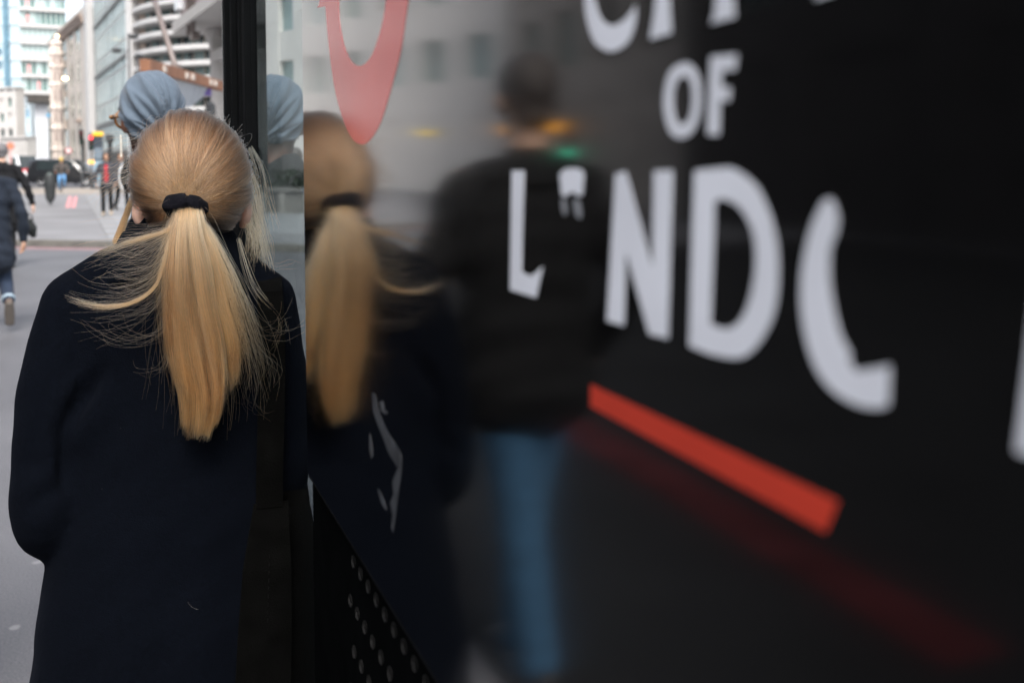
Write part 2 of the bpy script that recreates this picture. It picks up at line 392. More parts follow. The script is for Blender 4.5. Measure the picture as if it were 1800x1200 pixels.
# beige stone office with tall slots, glazing strip and white pilaster
def stone_office():
    A, B = ground(98, 198), ground(172, 152); w, ang = facade_frame(A, B)
    H = 27.0; root = empty('stone_office', A, ang, 'beige stone office with narrow upright windows and a stepped cornice', 'building')
    cols = [.16, .33, .50, .66]; ww = w * .075
    rowz = [(3.2, 8.0), (9.8, 13.8), (15.2, 19.2), (20.6, 24.2)]
    # wall built from piers between slots and spandrels between rows
    wl = MB(); xs = [0] + [c * w for c in cols] + [w * .80]
    for i in range(len(cols) + 1):
        x0 = xs[i] + (ww / 2 if i else 0); x1 = xs[i + 1] - (ww / 2 if i < len(cols) else 0)
        wl.box(((x0 + x1) / 2, .3, H / 2), (x1 - x0, .6, H))
    zs = [0] + [z for a in rowz for z in a] + [H]
    for i in range(0, len(zs), 2):
        for c in cols: wl.box((c * w, .33, (zs[i] + zs[i + 1]) / 2), (ww + .02, .5, zs[i + 1] - zs[i]))
    wl.build('wall', M_STONE, root)
    pn = {}
    for c in cols:
        for a, b in rowz: MB().box((c * w, .10, (a + b) / 2), (ww - .02, .06, b - a - .02)).build('window', M_GLASSG, root)
    MB().box((w * .40, 5.7, H / 2), (w * .8, 10, H - .3)).build('core', MATS['core'], root)
    for k in range(5): MB().box((w * .4, -.2 - .12 * k, H - 2.6 + k * .28), (w * .82, .5, .25)).build('cornice', mat('brown_cornice', (.33, .26, .22), .8), root)
    for k in range(7): MB().box((w * .80 + .9, .55, 4 + k * 3.6), (1.7, .06, 3.0)).build('strip_window', M_GLASSD if k % 3 else M_GLASSP, root)
    for k in range(8): MB().box((w * .80 + .9, .5, 2.2 + k * 3.6), (1.8, .5, .55)).build('strip_spandrel', M_GREYPANEL if k % 2 else M_WHITE, root)
    MB().box((w * .80 + 3.4, .2, H / 2 + 2), (3.0, 1.0, H + 4)).build('pilaster', M_WHITE, root)
    MB().box((w * .66, -.25, 8.9), (3.6, .8, .5)).build('door_hood', MATS['brown_cornice'], root)
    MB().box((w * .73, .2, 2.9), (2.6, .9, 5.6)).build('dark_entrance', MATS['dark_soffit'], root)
stone_office()

# glazed office with mullions
def glazed_office():
    A, B = ground(171, 152), ground(233, 117)
    root, w = building('glazed_office', 'grey green glazed office front with close set mullions and slanting spandrels', A, B, 34, 14, 22, 9, 3.6, 33.2, .16, .40, M_GREYPANEL, [M_GLASSP, M_GLASSP, MATS['window_glass_mid']], .07)
    for z in (7.3, 14.7, 22.1): MB().box((w / 2, -.12, z), (w, .16, .42)).build('ledge', mat('ledge_grey', (.17, .168, .165), .6), root)
    MB().box((w / 2, -.2, 1.75), (w, .3, 2.8)).build('shopfront', MATS['dark_soffit'], root)
glazed_office()

# white building with curved balcony bands
def curved_block():
    d = 110; A, B = ground(229, 116), ground(420, 104); w, ang = facade_frame(A, B)
    root = empty('curved_balcony_building', A, ang, 'white building with stacked curved balcony bands and green glass', 'building')
    H = 27
    MB().box((.55, .6, H / 2), (1.1, 1.6, H)).build('pier', M_WHITE, root)
    MB().box((w / 2 + .5, 6.6, H / 2), (w - .4, 9, H)).build('core', MATS['core'], root)
    def plan(k, out):                       # bowed plan of the front
        t = k / 14; return (1.0 + t * (w - 1.2), -out * math.sin(math.pi * min(1, t * 1.15)) ** .8 * 1.0)
    sp = 26.6 * d / 1750; zs = [hgt(v, d) for v in (248, 221.5, 195, 170, 143, 117, 90, 63, 38, 11, -16, -43, -70)]
    bm_ = MB(); outer = [plan(k, 1.9) for k in range(15)]; inner = [(x, 1.5) for x, _ in outer][::-1]
    bm_.prism(outer + inner, -.24, .24); band = bm_.mesh('balcony_band'); band.materials.append(M_WHITE)
    for z in zs:
        o = link('balcony_band', band, parent=root); o.location = (0, 0, z)
    gl = []
    for mm in (M_GLASSD, M_GLASSG, MATS['window_glass_mid']):
        q = MB().box((0, 0, 0), (.92, .06, sp - .3)).mesh('window'); q.materials.append(mm); gl.append(q)
    ml = MB().box((0, 0, 0), (.12, .14, sp - .4)).mesh('mullion'); ml.materials.append(mat('tan_reveal', (.40, .33, .28), .7))
    rv = MB().box((0, 0, 0), (1.1, .1, sp - .42)).mesh('reveal'); rv.materials.append(MATS['tan_reveal'])
    for z in zs[:-1]:
        o = link('reveal', rv, parent=root); o.location = (1.75, .85, z + sp / 2)
        for k in range(int((w - 3) / 1.0)):
            o = link('window', random.choice(gl), parent=root); o.location = (2.8 + k * 1.0, .95, z + sp / 2)
            if k % 2: o = link('mullion', ml, parent=root); o.location = (2.3 + k * 1.0, .9, z + sp / 2)
curved_block()

# nearer white building with an overhanging storey
def near_white():
    A, B = ground(322, 40), ground(404, 32.2); B = B + (B - A) * .8
    w, ang = facade_frame(A, B); root = empty('white_overhang_building', A, ang, 'near white building with mauve overhanging storey and downpipes beside kiosk', 'building')
    zf = hgt(57, 40)
    MB().box((w / 2, 3.0, (zf + 14) / 2 + .2), (w, 6.0, 14 - zf - .4)).build('upper_storey', M_MAUVE, root)
    MB().box((w / 2, 2.9, zf + .12), (w + .3, 6.4, .42)).build('soffit_band', M_WHITE, root)
    MB().box((w / 2, 2.9, zf + 2.1), (w + .36, 6.5, .22)).build('upper_band', M_WHITE, root)
    MB().box((.5, -.1, zf + 1.15), (.75, .3, .8)).build('wall_lamp', mat('opal', (.75, .77, .8), .3), root)
    MB().box((w / 2 + .9, 5.6, zf / 2), (w - 1.0, 6.0, zf - .2)).build('wall', M_WHITE, root)
    MB().lathe([(.62, 0), (.62, .3), (.5, .4), (.47, zf - .7), (.6, zf - .5), (.68, zf - .12)], 24, (1.55, 1.3, 0)).build('column', M_WHITE, root, True)
    MB().box((3.3, 1.55, zf - 1.2), (1.9, 1.6, .4)).box((2.55, 1.5, zf - .75), (.5, 1.7, .5)).build('bracket', M_WHITE, root)
    MB().box((4.4, 2.4, 2.3), (1.8, .4, 4.5)).build('grey_door', M_GREYPANEL, root)
    for x in (2.62, 3.5): MB().tube([(x, -.14, zf - .5), (x, -.14, 13)], .085, 10).build('downpipe', M_TAUPE, root, True)
    MB().box((3.05, .0, zf - .55), (.5, .3, .3)).build('pipe_box', M_TAUPE, root)
near_white()

# glass canopy with timber fascia, hung from a strut
def canopy():
    P0, P1 = pixel_spot(263, 115, 18.0), pixel_spot(396, 148, 22.9); d = P1 - P0; d.z = 0; L = d.length; ang = math.atan2(d.y, d.x)
    root = empty('glass_canopy', (P0.x, P0.y, 0), ang, 'glass canopy with brown timber fascia jutting from white building', 'canopy')
    z = P0.z
    MB().bbox((L / 2, .09, z), (L, .19, .22), .012).build('fascia', M_BROWNWOOD, root)
    gm = mat('frosted_glass', (.34, .37, .41), .35, .1, 3)
    for i, (h0, h1) in enumerate(((.30, .46), (.46, .52), (.52, .44), (.44, .20))):
        x0 = .42 + (L - 1.5) * i / 4; x1 = .42 + (L - 1.5) * (i + 1) / 4 - .02
        vs = [(x, y + .12 * f, zz) for y in (.08, .10) for x, zz, f in ((x0, z - .10, 0), (x1, z - .10, 0), (x1, z - .135 - h1, 1), (x0, z - .135 - h0, 1))]
        MB().add(vs, [(0, 1, 2, 3), (7, 6, 5, 4), (0, 4, 5, 1), (1, 5, 6, 2), (2, 6, 7, 3), (3, 7, 4, 0)]).build('glass_panel', gm, root)
    for x in (.75, L * .42, L * .50, L * .76, L * .83): MB().bbox((x, -.02, z + .0), (.13, .06, .12), .01).build('clip', mat('cream_clip', (.42, .37, .33), .5), root)
    MB().tube([(L * .36, .1, z + .1), (L * .36 + 2.05, 1.2, z + 1.75)], .06, 10).build('strut', M_TAUPE, root, True)
    MB().box((L * .36, .1, z + .14), (.2, .16, .1)).build('strut_foot', M_TAUPE, root)
    b = props(MB().bbox((0, 0, 0), (.16, .03, .32), .008).build('banner', mat('purple_cloth', (.16, .12, .35), .8)), 'small purple banner hanging under the glass canopy', 'banner')
    b.location = pixel_spot(365, 156, 22)
    ln = empty('wall_lantern', pixel_spot(370, 193, 24), 0, 'small black lantern below the purple banner', 'lantern')
    MB().lathe([(.02, .2), (.11, .12), (.13, -.12), (.05, -.2)], 8).build('housing', M_DARKMETAL, ln); MB().tube([(0, 0, .2), (0, 0, .55)], .015, 6).build('hanger', M_DARKMETAL, ln)
canopy()

# buildings across the street, seen in the kiosk's reflections
def across():
    A, B = Vector((-15, 78, 0)), Vector((-15, 36, 0))
    def wallrow(name, label, y0, y1, x, H, cols, rows, mw, mg, pier, band, z0):
        p0, p1 = (Vector((x, y0, 0)), Vector((x, y1, 0))) if not isinstance(x, tuple) else (Vector((x[0], y0, 0)), Vector((x[1], y1, 0)))
        return building(name, label, p0, p1, H, 10, cols, rows, z0, H - 1.2, pier, band, mw, mg, .35)
    # front faces +x: run from high y ... built with A at low y so that the panes look to the street
    r, w = wallrow('limestone_block', 'tall pale limestone block across the street mirrored in kiosk panel', 39, 68, (-21, -8.6), 27, 8, 5, mat('pale_limestone', (.64, .615, .59), .8, .08, .3), [M_GLASSG, MATS['window_glass_mid'], M_GLASSD], 2.0, 1.9, 5.0)
    r2, w2 = wallrow('dark_shop_block', 'dark brick block with shopfronts across the street mirrored in kiosk panel', -8, 23.6, -14, 19, 7, 4, mat('dark_brick', (.045, .042, .042), .9, .2, 1.2, spec=.2), [mat('window_unlit', (.012, .016, .016), .25, .4, .5, spec=.3)], 1.2, 1.4, 4.6)
    wallrow('brown_block', 'brown stone block between pale block and dark shops, mirrored in kiosk panel', 24, 38.4, -14.6, 22, 4, 5, mat('brown_stone', (.34, .31, .285), .85, .2, .8), [M_GLASSG, MATS['window_unlit']], 1.5, 1.3, 4.4)
across()

# what stands beyond the kiosk's glass
def beyond_glass():
    d = 64; A, B = ground(428, d), ground(640, d - 3)
    root, w = building('pale_panel_building', 'pale blue panelled building seen through the kiosk glass', A, B, 26, 3, 14, 3, hgt(134, d) + 1.0, 25.5, .22, .5, M_PALE, [M_GLASSB, M_PALE], .15)
    for u in (477, 491, 503, 517): 
        p = pixel_spot(u, 127, d - .6) - A; p = Matrix.Rotation(-root.rotation_euler.z, 3, 'Z') @ p
        MB().box((p.x, -.06, p.z), (.34 if u != 477 else .46, .12, .46)).build('small_window', MATS['slate_blue'], root)
    c = ground(560, 30); pl = empty('stone_planter', c, 0, 'low curved stone planter seen through the kiosk glass', 'planter')
    MB().lathe([(2.0, 0), (2.0, .72), (2.08, .74), (2.08, .86), (1.75, .86), (1.75, .5), (.01, .5)], 40).build('wall', mat('planter_stone', (.16, .155, .15), .8, .2, 2), pl)
    for k in range(9):
        a = R_(190 + k * 20); MB().box((2.03 * math.cos(a), 2.03 * math.sin(a), .36), (.16, .16, .70), rz=a).build('pilaster', mat('planter_pale', (.26, .25, .24), .8), pl)
    hg = MB(); rr = random.Random(5)
    for k in range(900):
        a = rr.random() * 6.283; q = Vector((1.6 * math.sqrt(rr.random()) * math.cos(a), 1.6 * math.sqrt(rr.random()) * math.sin(a), .6 + rr.random() ** 1.5 * .75)); n = Vector((rr.gauss(0, 1), rr.gauss(0, 1), rr.gauss(0, 1))).normalized(); t = n.orthogonal().normalized() * .09; b = n.cross(t.normalized()) * .05
        hg.add([q - t, q + b, q + t, q - b], [(0, 1, 2, 3)])
    hg.build('shrub', mat('shrub_leaf', (.02, .035, .02), .6, .4, 3), pl)
beyond_glass()

# ================================================================== THE KIOSK
PX = .2125                               # street face of the printed panel
GX = .297                                # face of the recessed glass
PEND = 1.222                             # far end of the printed panel
def gloss_panel():
    m = bpy.data.materials.new('gloss_black_panel'); m.use_nodes = True; n = m.node_tree; b = n.nodes['Principled BSDF']; L = n.links.new
    tc = n.nodes.new('ShaderNodeTexCoord')
    b.inputs['Base Color'].default_value = (.0012, .0012, .0014, 1); b.inputs['IOR'].default_value = 1.55; b.inputs['Coat Weight'].default_value = 1.0; b.inputs['Coat IOR'].default_value = 1.55; b.inputs['Coat Roughness'].default_value = .075
    n1 = n.nodes.new('ShaderNodeTexNoise'); n1.inputs['Scale'].default_value = 3.5; n1.inputs['Detail'].default_value = 7; n1.inputs['Roughness'].default_value = .6
    L(tc.outputs['Object'], n1.inputs['Vector'])
    r = n.nodes.new('ShaderNodeMapRange'); r.inputs[1].default_value = .3; r.inputs[2].default_value = .75; r.inputs[3].default_value = .065; r.inputs[4].default_value = .14
    L(n1.outputs['Fac'], r.inputs[0]); L(r.outputs[0], b.inputs['Roughness'])
    n2 = n.nodes.new('ShaderNodeTexNoise'); n2.inputs['Scale'].default_value = 7; n2.inputs['Detail'].default_value = 1
    L(tc.outputs['Object'], n2.inputs['Vector'])
    bp = n.nodes.new('ShaderNodeBump'); bp.inputs['Strength'].default_value = .12; bp.inputs['Distance'].default_value = .004
    mp = n.nodes.new('ShaderNodeMapping'); mp.inputs['Scale'].default_value = (1, 2.2, 30); L(tc.outputs['Object'], mp.inputs[0])
    n3 = n.nodes.new('ShaderNodeTexNoise'); n3.inputs['Scale'].default_value = 1.6; n3.inputs['Detail'].default_value = 3; L(mp.outputs[0], n3.inputs['Vector'])
    mh = n.nodes.new('ShaderNodeMath'); mh.operation = 'MULTIPLY_ADD'; mh.inputs[1].default_value = .035; L(n3.outputs['Fac'], mh.inputs[0]); L(n2.outputs['Fac'], mh.inputs[2])
    L(mh.outputs[0], bp.inputs['Height']); L(bp.outputs[0], b.inputs['Normal'])
    # settled dust and rubbed marks
    n4 = n.nodes.new('ShaderNodeTexNoise'); n4.inputs['Scale'].default_value = 420; n4.inputs['Detail'].default_value = 2; L(tc.outputs['Object'], n4.inputs['Vector'])
    n5 = n.nodes.new('ShaderNodeTexNoise'); n5.inputs['Scale'].default_value = 5; n5.inputs['Detail'].default_value = 8; L(tc.outputs['Object'], n5.inputs['Vector'])
    d1 = n.nodes.new('ShaderNodeMapRange'); d1.inputs[1].default_value = .66; d1.inputs[2].default_value = .76; L(n4.outputs['Fac'], d1.inputs[0])
    d2 = n.nodes.new('ShaderNodeMapRange'); d2.inputs[1].default_value = .5; d2.inputs[2].default_value = .75; L(n5.outputs['Fac'], d2.inputs[0])
    dm = n.nodes.new('ShaderNodeMath'); dm.operation = 'MULTIPLY'; L(d1.outputs[0], dm.inputs[0]); L(d2.outputs[0], dm.inputs[1])
    mx = n.nodes.new('ShaderNodeMix'); mx.data_type = 'RGBA'; mx.inputs[6].default_value = (.0005, .0005, .0006, 1); mx.inputs[7].default_value = (.010, .010, .010, 1)
    L(dm.outputs[0], mx.inputs[0]); L(mx.outputs[2], b.inputs['Base Color'])
    return m
M_PANEL = gloss_panel()
M_VWHITE = mat('white_vinyl', (.80, .83, .92), .55, .06, 14, ior=1.5)
M_VRED = mat('red_vinyl', (.60, .050, .026), .35, .12, 10, ior=1.6)
M_VREDW = mat('faded_red_vinyl', (.66, .06, .055), .16, .10, 6, ior=1.62)
M_VGREY = mat('adhesive_residue', (.05, .054, .062), .5, .5, 60)
M_VGREY2 = mat('adhesive_drips', (.30, .32, .36), .4, .4, 60)
LET = {
'L': [[(0.5369,1.4974),(0.5144,1.4975),(0.5185,1.4403),(0.5069,1.4395),(0.4887,1.4463),(0.4972,1.4268),(0.5396,1.4265)]],
'O_top': [[(0.4698,1.4956),(0.4628,1.4983),(0.4525,1.4989),(0.4427,1.4983),(0.4382,1.4958),(0.44,1.4847),(0.4471,1.4842),(0.4504,1.4855),(0.4551,1.4854),(0.4599,1.4833),(0.4669,1.4842)]],
'N': [[(0.4089,1.4966),(0.3947,1.4982),(0.3721,1.4562),(0.3738,1.4983),(0.3538,1.4988),(0.3561,1.427),(0.3761,1.4262),(0.3957,1.4604),(0.3947,1.4265),(0.4167,1.4261)]],
'D': [[(0.3416,1.4986),(0.322,1.4998),(0.3115,1.4996),(0.2984,1.4943),(0.2916,1.488),(0.2862,1.4793),(0.283,1.4687),(0.2833,1.4529),(0.2888,1.4412),(0.2986,1.4315),(0.3092,1.4273),(0.3263,1.4259),(0.3441,1.4266),(0.3431,1.4636)],
      [(0.3225,1.4853),(0.319,1.4861),(0.3105,1.4839),(0.3032,1.4774),(0.3006,1.4693),(0.301,1.46),(0.3043,1.4502),(0.3095,1.4432),(0.3169,1.4395),(0.3246,1.4395),(0.3235,1.4609)]],
'O_worn': [[(0.26,1.4903),(0.2641,1.488),(0.2697,1.4793),(0.2735,1.4676),(0.2744,1.456),(0.2729,1.4465),(0.2701,1.4393),(0.2655,1.4325),(0.2583,1.4274),(0.2501,1.4251),(0.2423,1.4246),(0.2349,1.4256),(0.2291,1.428),(0.2288,1.4413),(0.2311,1.4417),(0.2366,1.4398),(0.2447,1.4374),(0.2466,1.4394),(0.2459,1.4413),(0.2507,1.4463),(0.2544,1.4548),(0.2565,1.4637),(0.2563,1.4728),(0.2535,1.4785),(0.2531,1.4839),(0.2559,1.4892)]],
'O': [[(0.3493,1.5418),(0.3416,1.5401),(0.3362,1.5354),(0.334,1.5276),(0.3346,1.5199),(0.3394,1.5128),(0.3474,1.51),(0.3558,1.5109),(0.3618,1.5153),(0.3652,1.5237),(0.3644,1.5319),(0.3599,1.5391)],
      [(0.3483,1.5346),(0.3448,1.533),(0.3431,1.5282),(0.3434,1.5226),(0.3454,1.5186),(0.3488,1.5172),(0.3519,1.5184),(0.3542,1.5231),(0.3543,1.5289),(0.3522,1.5331)]],
'F': [[(0.3303,1.5423),(0.3096,1.5412),(0.3112,1.5329),(0.3138,1.534),(0.3193,1.5346),(0.32,1.5298),(0.3137,1.5296),(0.3146,1.5217),(0.3172,1.5229),(0.3206,1.5233),(0.3207,1.5103),(0.332,1.5108)]],
'C': [[(0.4415,1.58),(0.4383,1.5686),(0.4307,1.5582),(0.4211,1.5532),(0.4118,1.5509),(0.4002,1.5517),(0.3913,1.5555),(0.3867,1.5631),(0.3869,1.5709),(0.3889,1.5707),(0.3935,1.5677),(0.3999,1.5653),(0.4075,1.5643),(0.4143,1.5655),(0.4201,1.5686),(0.4243,1.5734),(0.4273,1.5805),(0.4281,1.5912),(0.4258,1.604),(0.4206,1.6102),(0.412,1.6114),(0.401,1.6077),(0.3919,1.6015),(0.3878,1.5975),(0.3875,1.6132),(0.3985,1.6203),(0.4122,1.6242),(0.4266,1.6226),(0.4362,1.6142),(0.4411,1.599)]],
'I': [[(0.3776,1.5522),(0.3561,1.553),(0.3581,1.5673),(0.359,1.5904),(0.3578,1.6208),(0.3782,1.6216),(0.3748,1.5936),(0.373,1.5696)]],
'T': [[(0.3309,1.5528),(0.3106,1.5533),(0.3122,1.5603),(0.3135,1.6046),(0.301,1.6039),(0.2988,1.5978),(0.2973,1.6169),(0.3465,1.6221),(0.3453,1.6031),(0.3413,1.6076),(0.3285,1.6064),(0.3276,1.5626)]],
'Y': [[(0.2693,1.5527),(0.2566,1.5536),(0.2583,1.5751),(0.2443,1.6207),(0.2575,1.6221),(0.2638,1.5996),(0.2729,1.624),(0.2885,1.6256),(0.2705,1.576)]],
'red': [[(1.1228,1.6748),(1.0776,1.6694),(1.0723,1.6518),(1.056,1.614),(1.0287,1.5733),(0.9887,1.5425),(0.9508,1.5246),(0.9105,1.5189),(0.8771,1.5229),(0.8396,1.5366),(0.8009,1.5653),(0.7739,1.5903),(0.7583,1.615),(0.7516,1.6271),(0.7446,1.6518),(0.7375,1.6929),(0.7283,1.6958),(0.8303,1.7147),(0.8228,1.7083),(0.8147,1.6647),(0.8192,1.6374),(0.8372,1.6162),(0.8682,1.5977),(0.8965,1.5919),(0.9239,1.5923),(0.9551,1.6001),(0.9852,1.6181),(1.0029,1.6427),(1.0073,1.666),(1.003,1.6992),(0.9957,1.7369),(0.9823,1.7394),(1.1111,1.7591),(1.0921,1.7489),(1.094,1.7158),(1.1091,1.6815)]],
'bar': [[(0.4321,1.3942),(0.2511,1.3932),(0.257,1.38),(0.432,1.3822)]],
'drip1': [[(0.4661,1.4819),(0.4626,1.4829),(0.4605,1.4803),(0.4591,1.4752),(0.4633,1.4741),(0.4654,1.4781)]],
'drip2': [[(0.4511,1.483),(0.4478,1.4831),(0.4451,1.4826),(0.4425,1.4771),(0.4431,1.4734),(0.4477,1.4746),(0.4497,1.4785)]],
'p1': [[(0.8806,1.293),(0.8677,1.2937),(0.8596,1.2851),(0.8435,1.2767),(0.824,1.2705),(0.8015,1.2674),(0.7836,1.2636),(0.7802,1.2598),(0.7928,1.2495),(0.8019,1.2508),(0.8206,1.2535),(0.84,1.2614),(0.8601,1.2691),(0.8768,1.277)]],
'p2': [[(0.7929,1.2476),(0.7802,1.2598),(0.7822,1.2469),(0.7916,1.2278),(0.7993,1.2088),(0.8091,1.1878),(0.8147,1.1914),(0.8106,1.2026),(0.818,1.2106),(0.8064,1.2222),(0.8098,1.2319)]],
'p3': [[(0.8532,1.2907),(0.841,1.2944),(0.8352,1.2877),(0.8235,1.2884),(0.8314,1.2846),(0.8473,1.2839)]],
'p4': [[(0.8908,1.2536),(0.8844,1.2473),(0.8782,1.2357),(0.8849,1.2307),(0.8936,1.2369)]],
'p5': [[(0.862,1.2101),(0.8496,1.2097),(0.8357,1.205),(0.8299,1.2008),(0.8438,1.2003),(0.8559,1.2047)]],
}
def smooth_loop(pts, sharp=50, n=3):
    """round the gentle corners of an outline, keep the sharp ones"""
    P = [Vector((*q, 0)) for q in pts]; out = []
    N = len(P)
    ang = []
    for i in range(N):
        a = (P[i] - P[i - 1]).normalized(); b = (P[(i + 1) % N] - P[i]).normalized(); ang.append(math.degrees(a.angle(b, 0)))
    for i in range(N):
        p1, p2 = P[i], P[(i + 1) % N]
        p0 = P[i - 1] if ang[i] < sharp else p1 - (p2 - p1); p3 = P[(i + 2) % N] if ang[(i + 1) % N] < sharp else p2 + (p2 - p1)
        for j in range(n):
            t = j / n
            q = .5 * ((2 * p1) + (p2 - p0) * t + (2 * p0 - 5 * p1 + 4 * p2 - p3) * t * t + (3 * p1 - p0 - 3 * p2 + p3) * t ** 3)
            out.append((q.x, q.y))
    return out
def inset(pts, es, ez, hole=False):
    """draw an outline in by es along the panel and ez up and down (holes grow by the same)"""
    n = len(pts); P = [Vector((y / es, z / ez)) for y, z in pts]
    area = sum(P[i].x * P[(i + 1) % n].y - P[(i + 1) % n].x * P[i].y for i in range(n)); sg = (1 if area > 0 else -1) * (-1 if hole else 1); out = []
    for i in range(n):
        a = (P[i] - P[i - 1]).normalized(); b = (P[(i + 1) % n] - P[i]).normalized()
        na, nb = Vector((-a.y, a.x)) * sg, Vector((-b.y, b.x)) * sg; m = na + nb
        m = m / max(.35, m.dot(na)) if m.length > 1e-6 else na
        q = P[i] + m; out.append((q.x * es, q.y * ez))
    return out
def decal(name, loops, m, parent, th=.00014, label=None, rnd=True, ins=None):
    if ins: loops = [inset(lp, ins[0], ins[1], i > 0) for i, lp in enumerate(loops)]
    cu = bpy.data.curves.new('tmp', 'CURVE'); cu.dimensions = '2D'; cu.fill_mode = 'BOTH'; cu.extrude = th / 2
    for lp in loops:
        pts = smooth_loop(lp) if rnd else lp
        sp = cu.splines.new('POLY'); sp.points.add(len(pts) - 1); sp.use_cyclic_u = True
        for i, (y, z) in enumerate(pts): sp.points[i].co = (-y, z, 0, 1)     # x of the sheet runs towards the camera
    o = bpy.data.objects.new('tmp', cu); COL.objects.link(o)
    dg = bpy.context.evaluated_depsgraph_get(); dg.update()
    me = bpy.data.meshes.new_from_object(o.evaluated_get(dg)); bpy.data.objects.remove(o)
    me.transform(Matrix(((0, 0, -1, 0), (-1, 0, 0, 0), (0, 1, 0, 0), (0, 0, 0, 1))))
    me.name = name; ob = link(name, me, m, parent); ob.location = (PX - th / 2 - .0001, 0, 0)
    if label: ob['label'] = label
    return ob

kiosk = empty('kiosk', (0, 0, 0), 0, 'glossy black street kiosk with worn white and red lettering', 'kiosk')
panel = MB().box((PX + .04, (PEND - 1.4) / 2, 1.87), (.08, PEND + 1.4, 1.50)).build('panel', M_PANEL, kiosk)
for k, lab in (('L', 'white letter L'), ('O_top', 'remaining top of a white letter O'), ('N', 'white letter N'), ('D', 'white letter D'), ('O_worn', 'white letter O with its right side worn away'), ('O', 'small white letter O'), ('F', 'small white letter F'), ('C', 'white letter C cut by the top of the picture'), ('I', 'white letter I'), ('T', 'white letter T'), ('Y', 'white letter Y')):
    decal('letter', LET[k], M_VWHITE, panel, label=lab, ins={'L': (.0018, .0007), 'O_top': (.0014, .0006), 'N': (.0024, .0009), 'D': (.0023, .0010), 'O_worn': (.0018, .0010)}.get(k, (.0017, .0009)))
decal('letter', [[(y - .2300, z) for y, z in LET['N'][0]]], M_VWHITE, panel, label='white letter N at the right edge', ins=(.0012, .0008))
decal('letter', LET['red'], M_VREDW, panel, label='large red letter with a pointed bowl')
decal('red_bar', LET['bar'], M_VRED, panel, rnd=False, ins=(.001, .0006))
for k in ('drip1', 'drip2'): decal('letter_remnant', LET[k], M_VGREY2, panel)
for k in ('p1', 'p2', 'p3', 'p4', 'p5'): decal('peeled_sticker', LET[k], M_VGREY, panel)
# plinth below the panel: lip and dotted metal sheet
MB().bbox((PX + .0415, (PEND - 1.4) / 2, 1.1165), (.081, PEND + 1.4, .0030), .0008).build('lip', mat('worn_lip', (.010, .010, .011), .8, .4, 40, spec=.05), kiosk)
plinth = MB().bbox((PX + .046, (PEND - 1.4) / 2, .60), (.08, PEND + 1.402, 1.02), .003).build('plinth', mat('plinth_black', (.0025, .0028, .003), .9, .2, 20, spec=.0), kiosk)
stud = MB().lathe([(.0001, -.0012), (.0045, -.0011), (.0060, -.0004), (.0064, .0006)], 14).mesh('stud'); stud.transform(Matrix.Rotation(-math.pi / 2, 4, 'Y'))
stud.transform(Matrix.Scale(-1, 4, (1, 0, 0))) if False else None
stud.materials.append(mat('bare_stud', (.019, .0185, .0185), .5, .2, 90, spec=.15))
for r in range(9):
    for c in range(23):
        o = link('stud', stud, parent=plinth); o.location = (PX + .0058 - (PX + .046) * 0, .28 + c * .0323 + (.016 if r % 2 else 0), 1.0935 - r * .0475)
# carcass behind the panel, recessed glass and the end post
MB().box((GX + .56, -.32, 1.31), (1.0, 2.0, 2.56)).build('carcass', M_BLACKPAINT, kiosk)
MB().box((GX + .56, .72, 2.68), (1.30, 4.5, .16)).build('roof', M_BLACKPAINT, kiosk)
MB().box((GX + .58, .72, .045), (1.1, 4.2, .09)).build('base', M_BLACKPAINT, kiosk)
def glass_mat():
    m = bpy.data.materials.new('kiosk_glass'); m.use_nodes = True; n = m.node_tree; n.nodes.clear()
    o = n.nodes.new('ShaderNodeOutputMaterial'); gl = n.nodes.new('ShaderNodeBsdfGlass'); gl.inputs['IOR'].default_value = 1.52; gl.inputs['Roughness'].default_value = .0; gl.inputs['Color'].default_value = (.9, .95, .95, 1)
    n.links.new(gl.outputs[0], o.inputs[0]); return m
M_KGLASS = glass_mat()
MB().box((GX + .003, 1.76, 1.49), (.006, 1.10, 2.14)).build('glass_pane', M_KGLASS, kiosk)
MB().box((GX + .02, 1.76, .25), (.05, 1.10, .34)).build('glass_sill', M_BLACKPAINT, kiosk)
post = MB().bbox((.296, 2.555, 1.30), (.020, .490, 2.58), .003)
post.bbox((.281, 2.335, 1.30), (.016, .05, 2.58), .003).bbox((.283, 2.47, 1.30), (.010, .012, 2.58), .002).bbox((.281, 2.60, 1.30), (.014, .03, 2.58), .003).bbox((.280, 2.755, 1.30), (.016, .07, 2.58), .003)
post.build('post', M_BLACKPAINT, kiosk)
MB().bbox((.290, 2.8035, 1.30), (.034, .006, 2.58), .001).build('post_edge_trim', mat('aluminium', (.62, .62, .63), .35, .08, 30, metal=.4), kiosk)

# ================================================================== PEOPLE
SKIN = {}
def skin(name, c): 
    m = mat('skin_' + name, c, .5, .08, 30); b = m.node_tree.nodes['Principled BSDF']
    b.inputs['Subsurface Weight'].default_value = .15; b.inputs['Subsurface Radius'].default_value = (.01, .004, .002); b.inputs['Subsurface Scale'].default_value = .3
    return m
S_LIGHT = skin('light', (.62, .40, .30)); S_TAN = skin('tan', (.48, .28, .19)); S_DARK = skin('dark', (.10, .045, .028))
def cloth(name, c, var=.2, scale=25, sheen=.03, bump=.25, bscale=350): return mat('cloth_' + name, c, .9, var, scale, bump, bscale, sheen=sheen, spec=.25)
C_NAVY = cloth('slate_navy', (.011, .016, .026)); C_BLACK = cloth('black', (.007, .0075, .009), sheen=.01); C_JET = cloth('jet', (.0035, .0035, .004), sheen=0); C_DENIM = cloth('denim', (.036, .095, .17)); C_DARKDENIM = cloth('dark_denim', (.018, .028, .05))
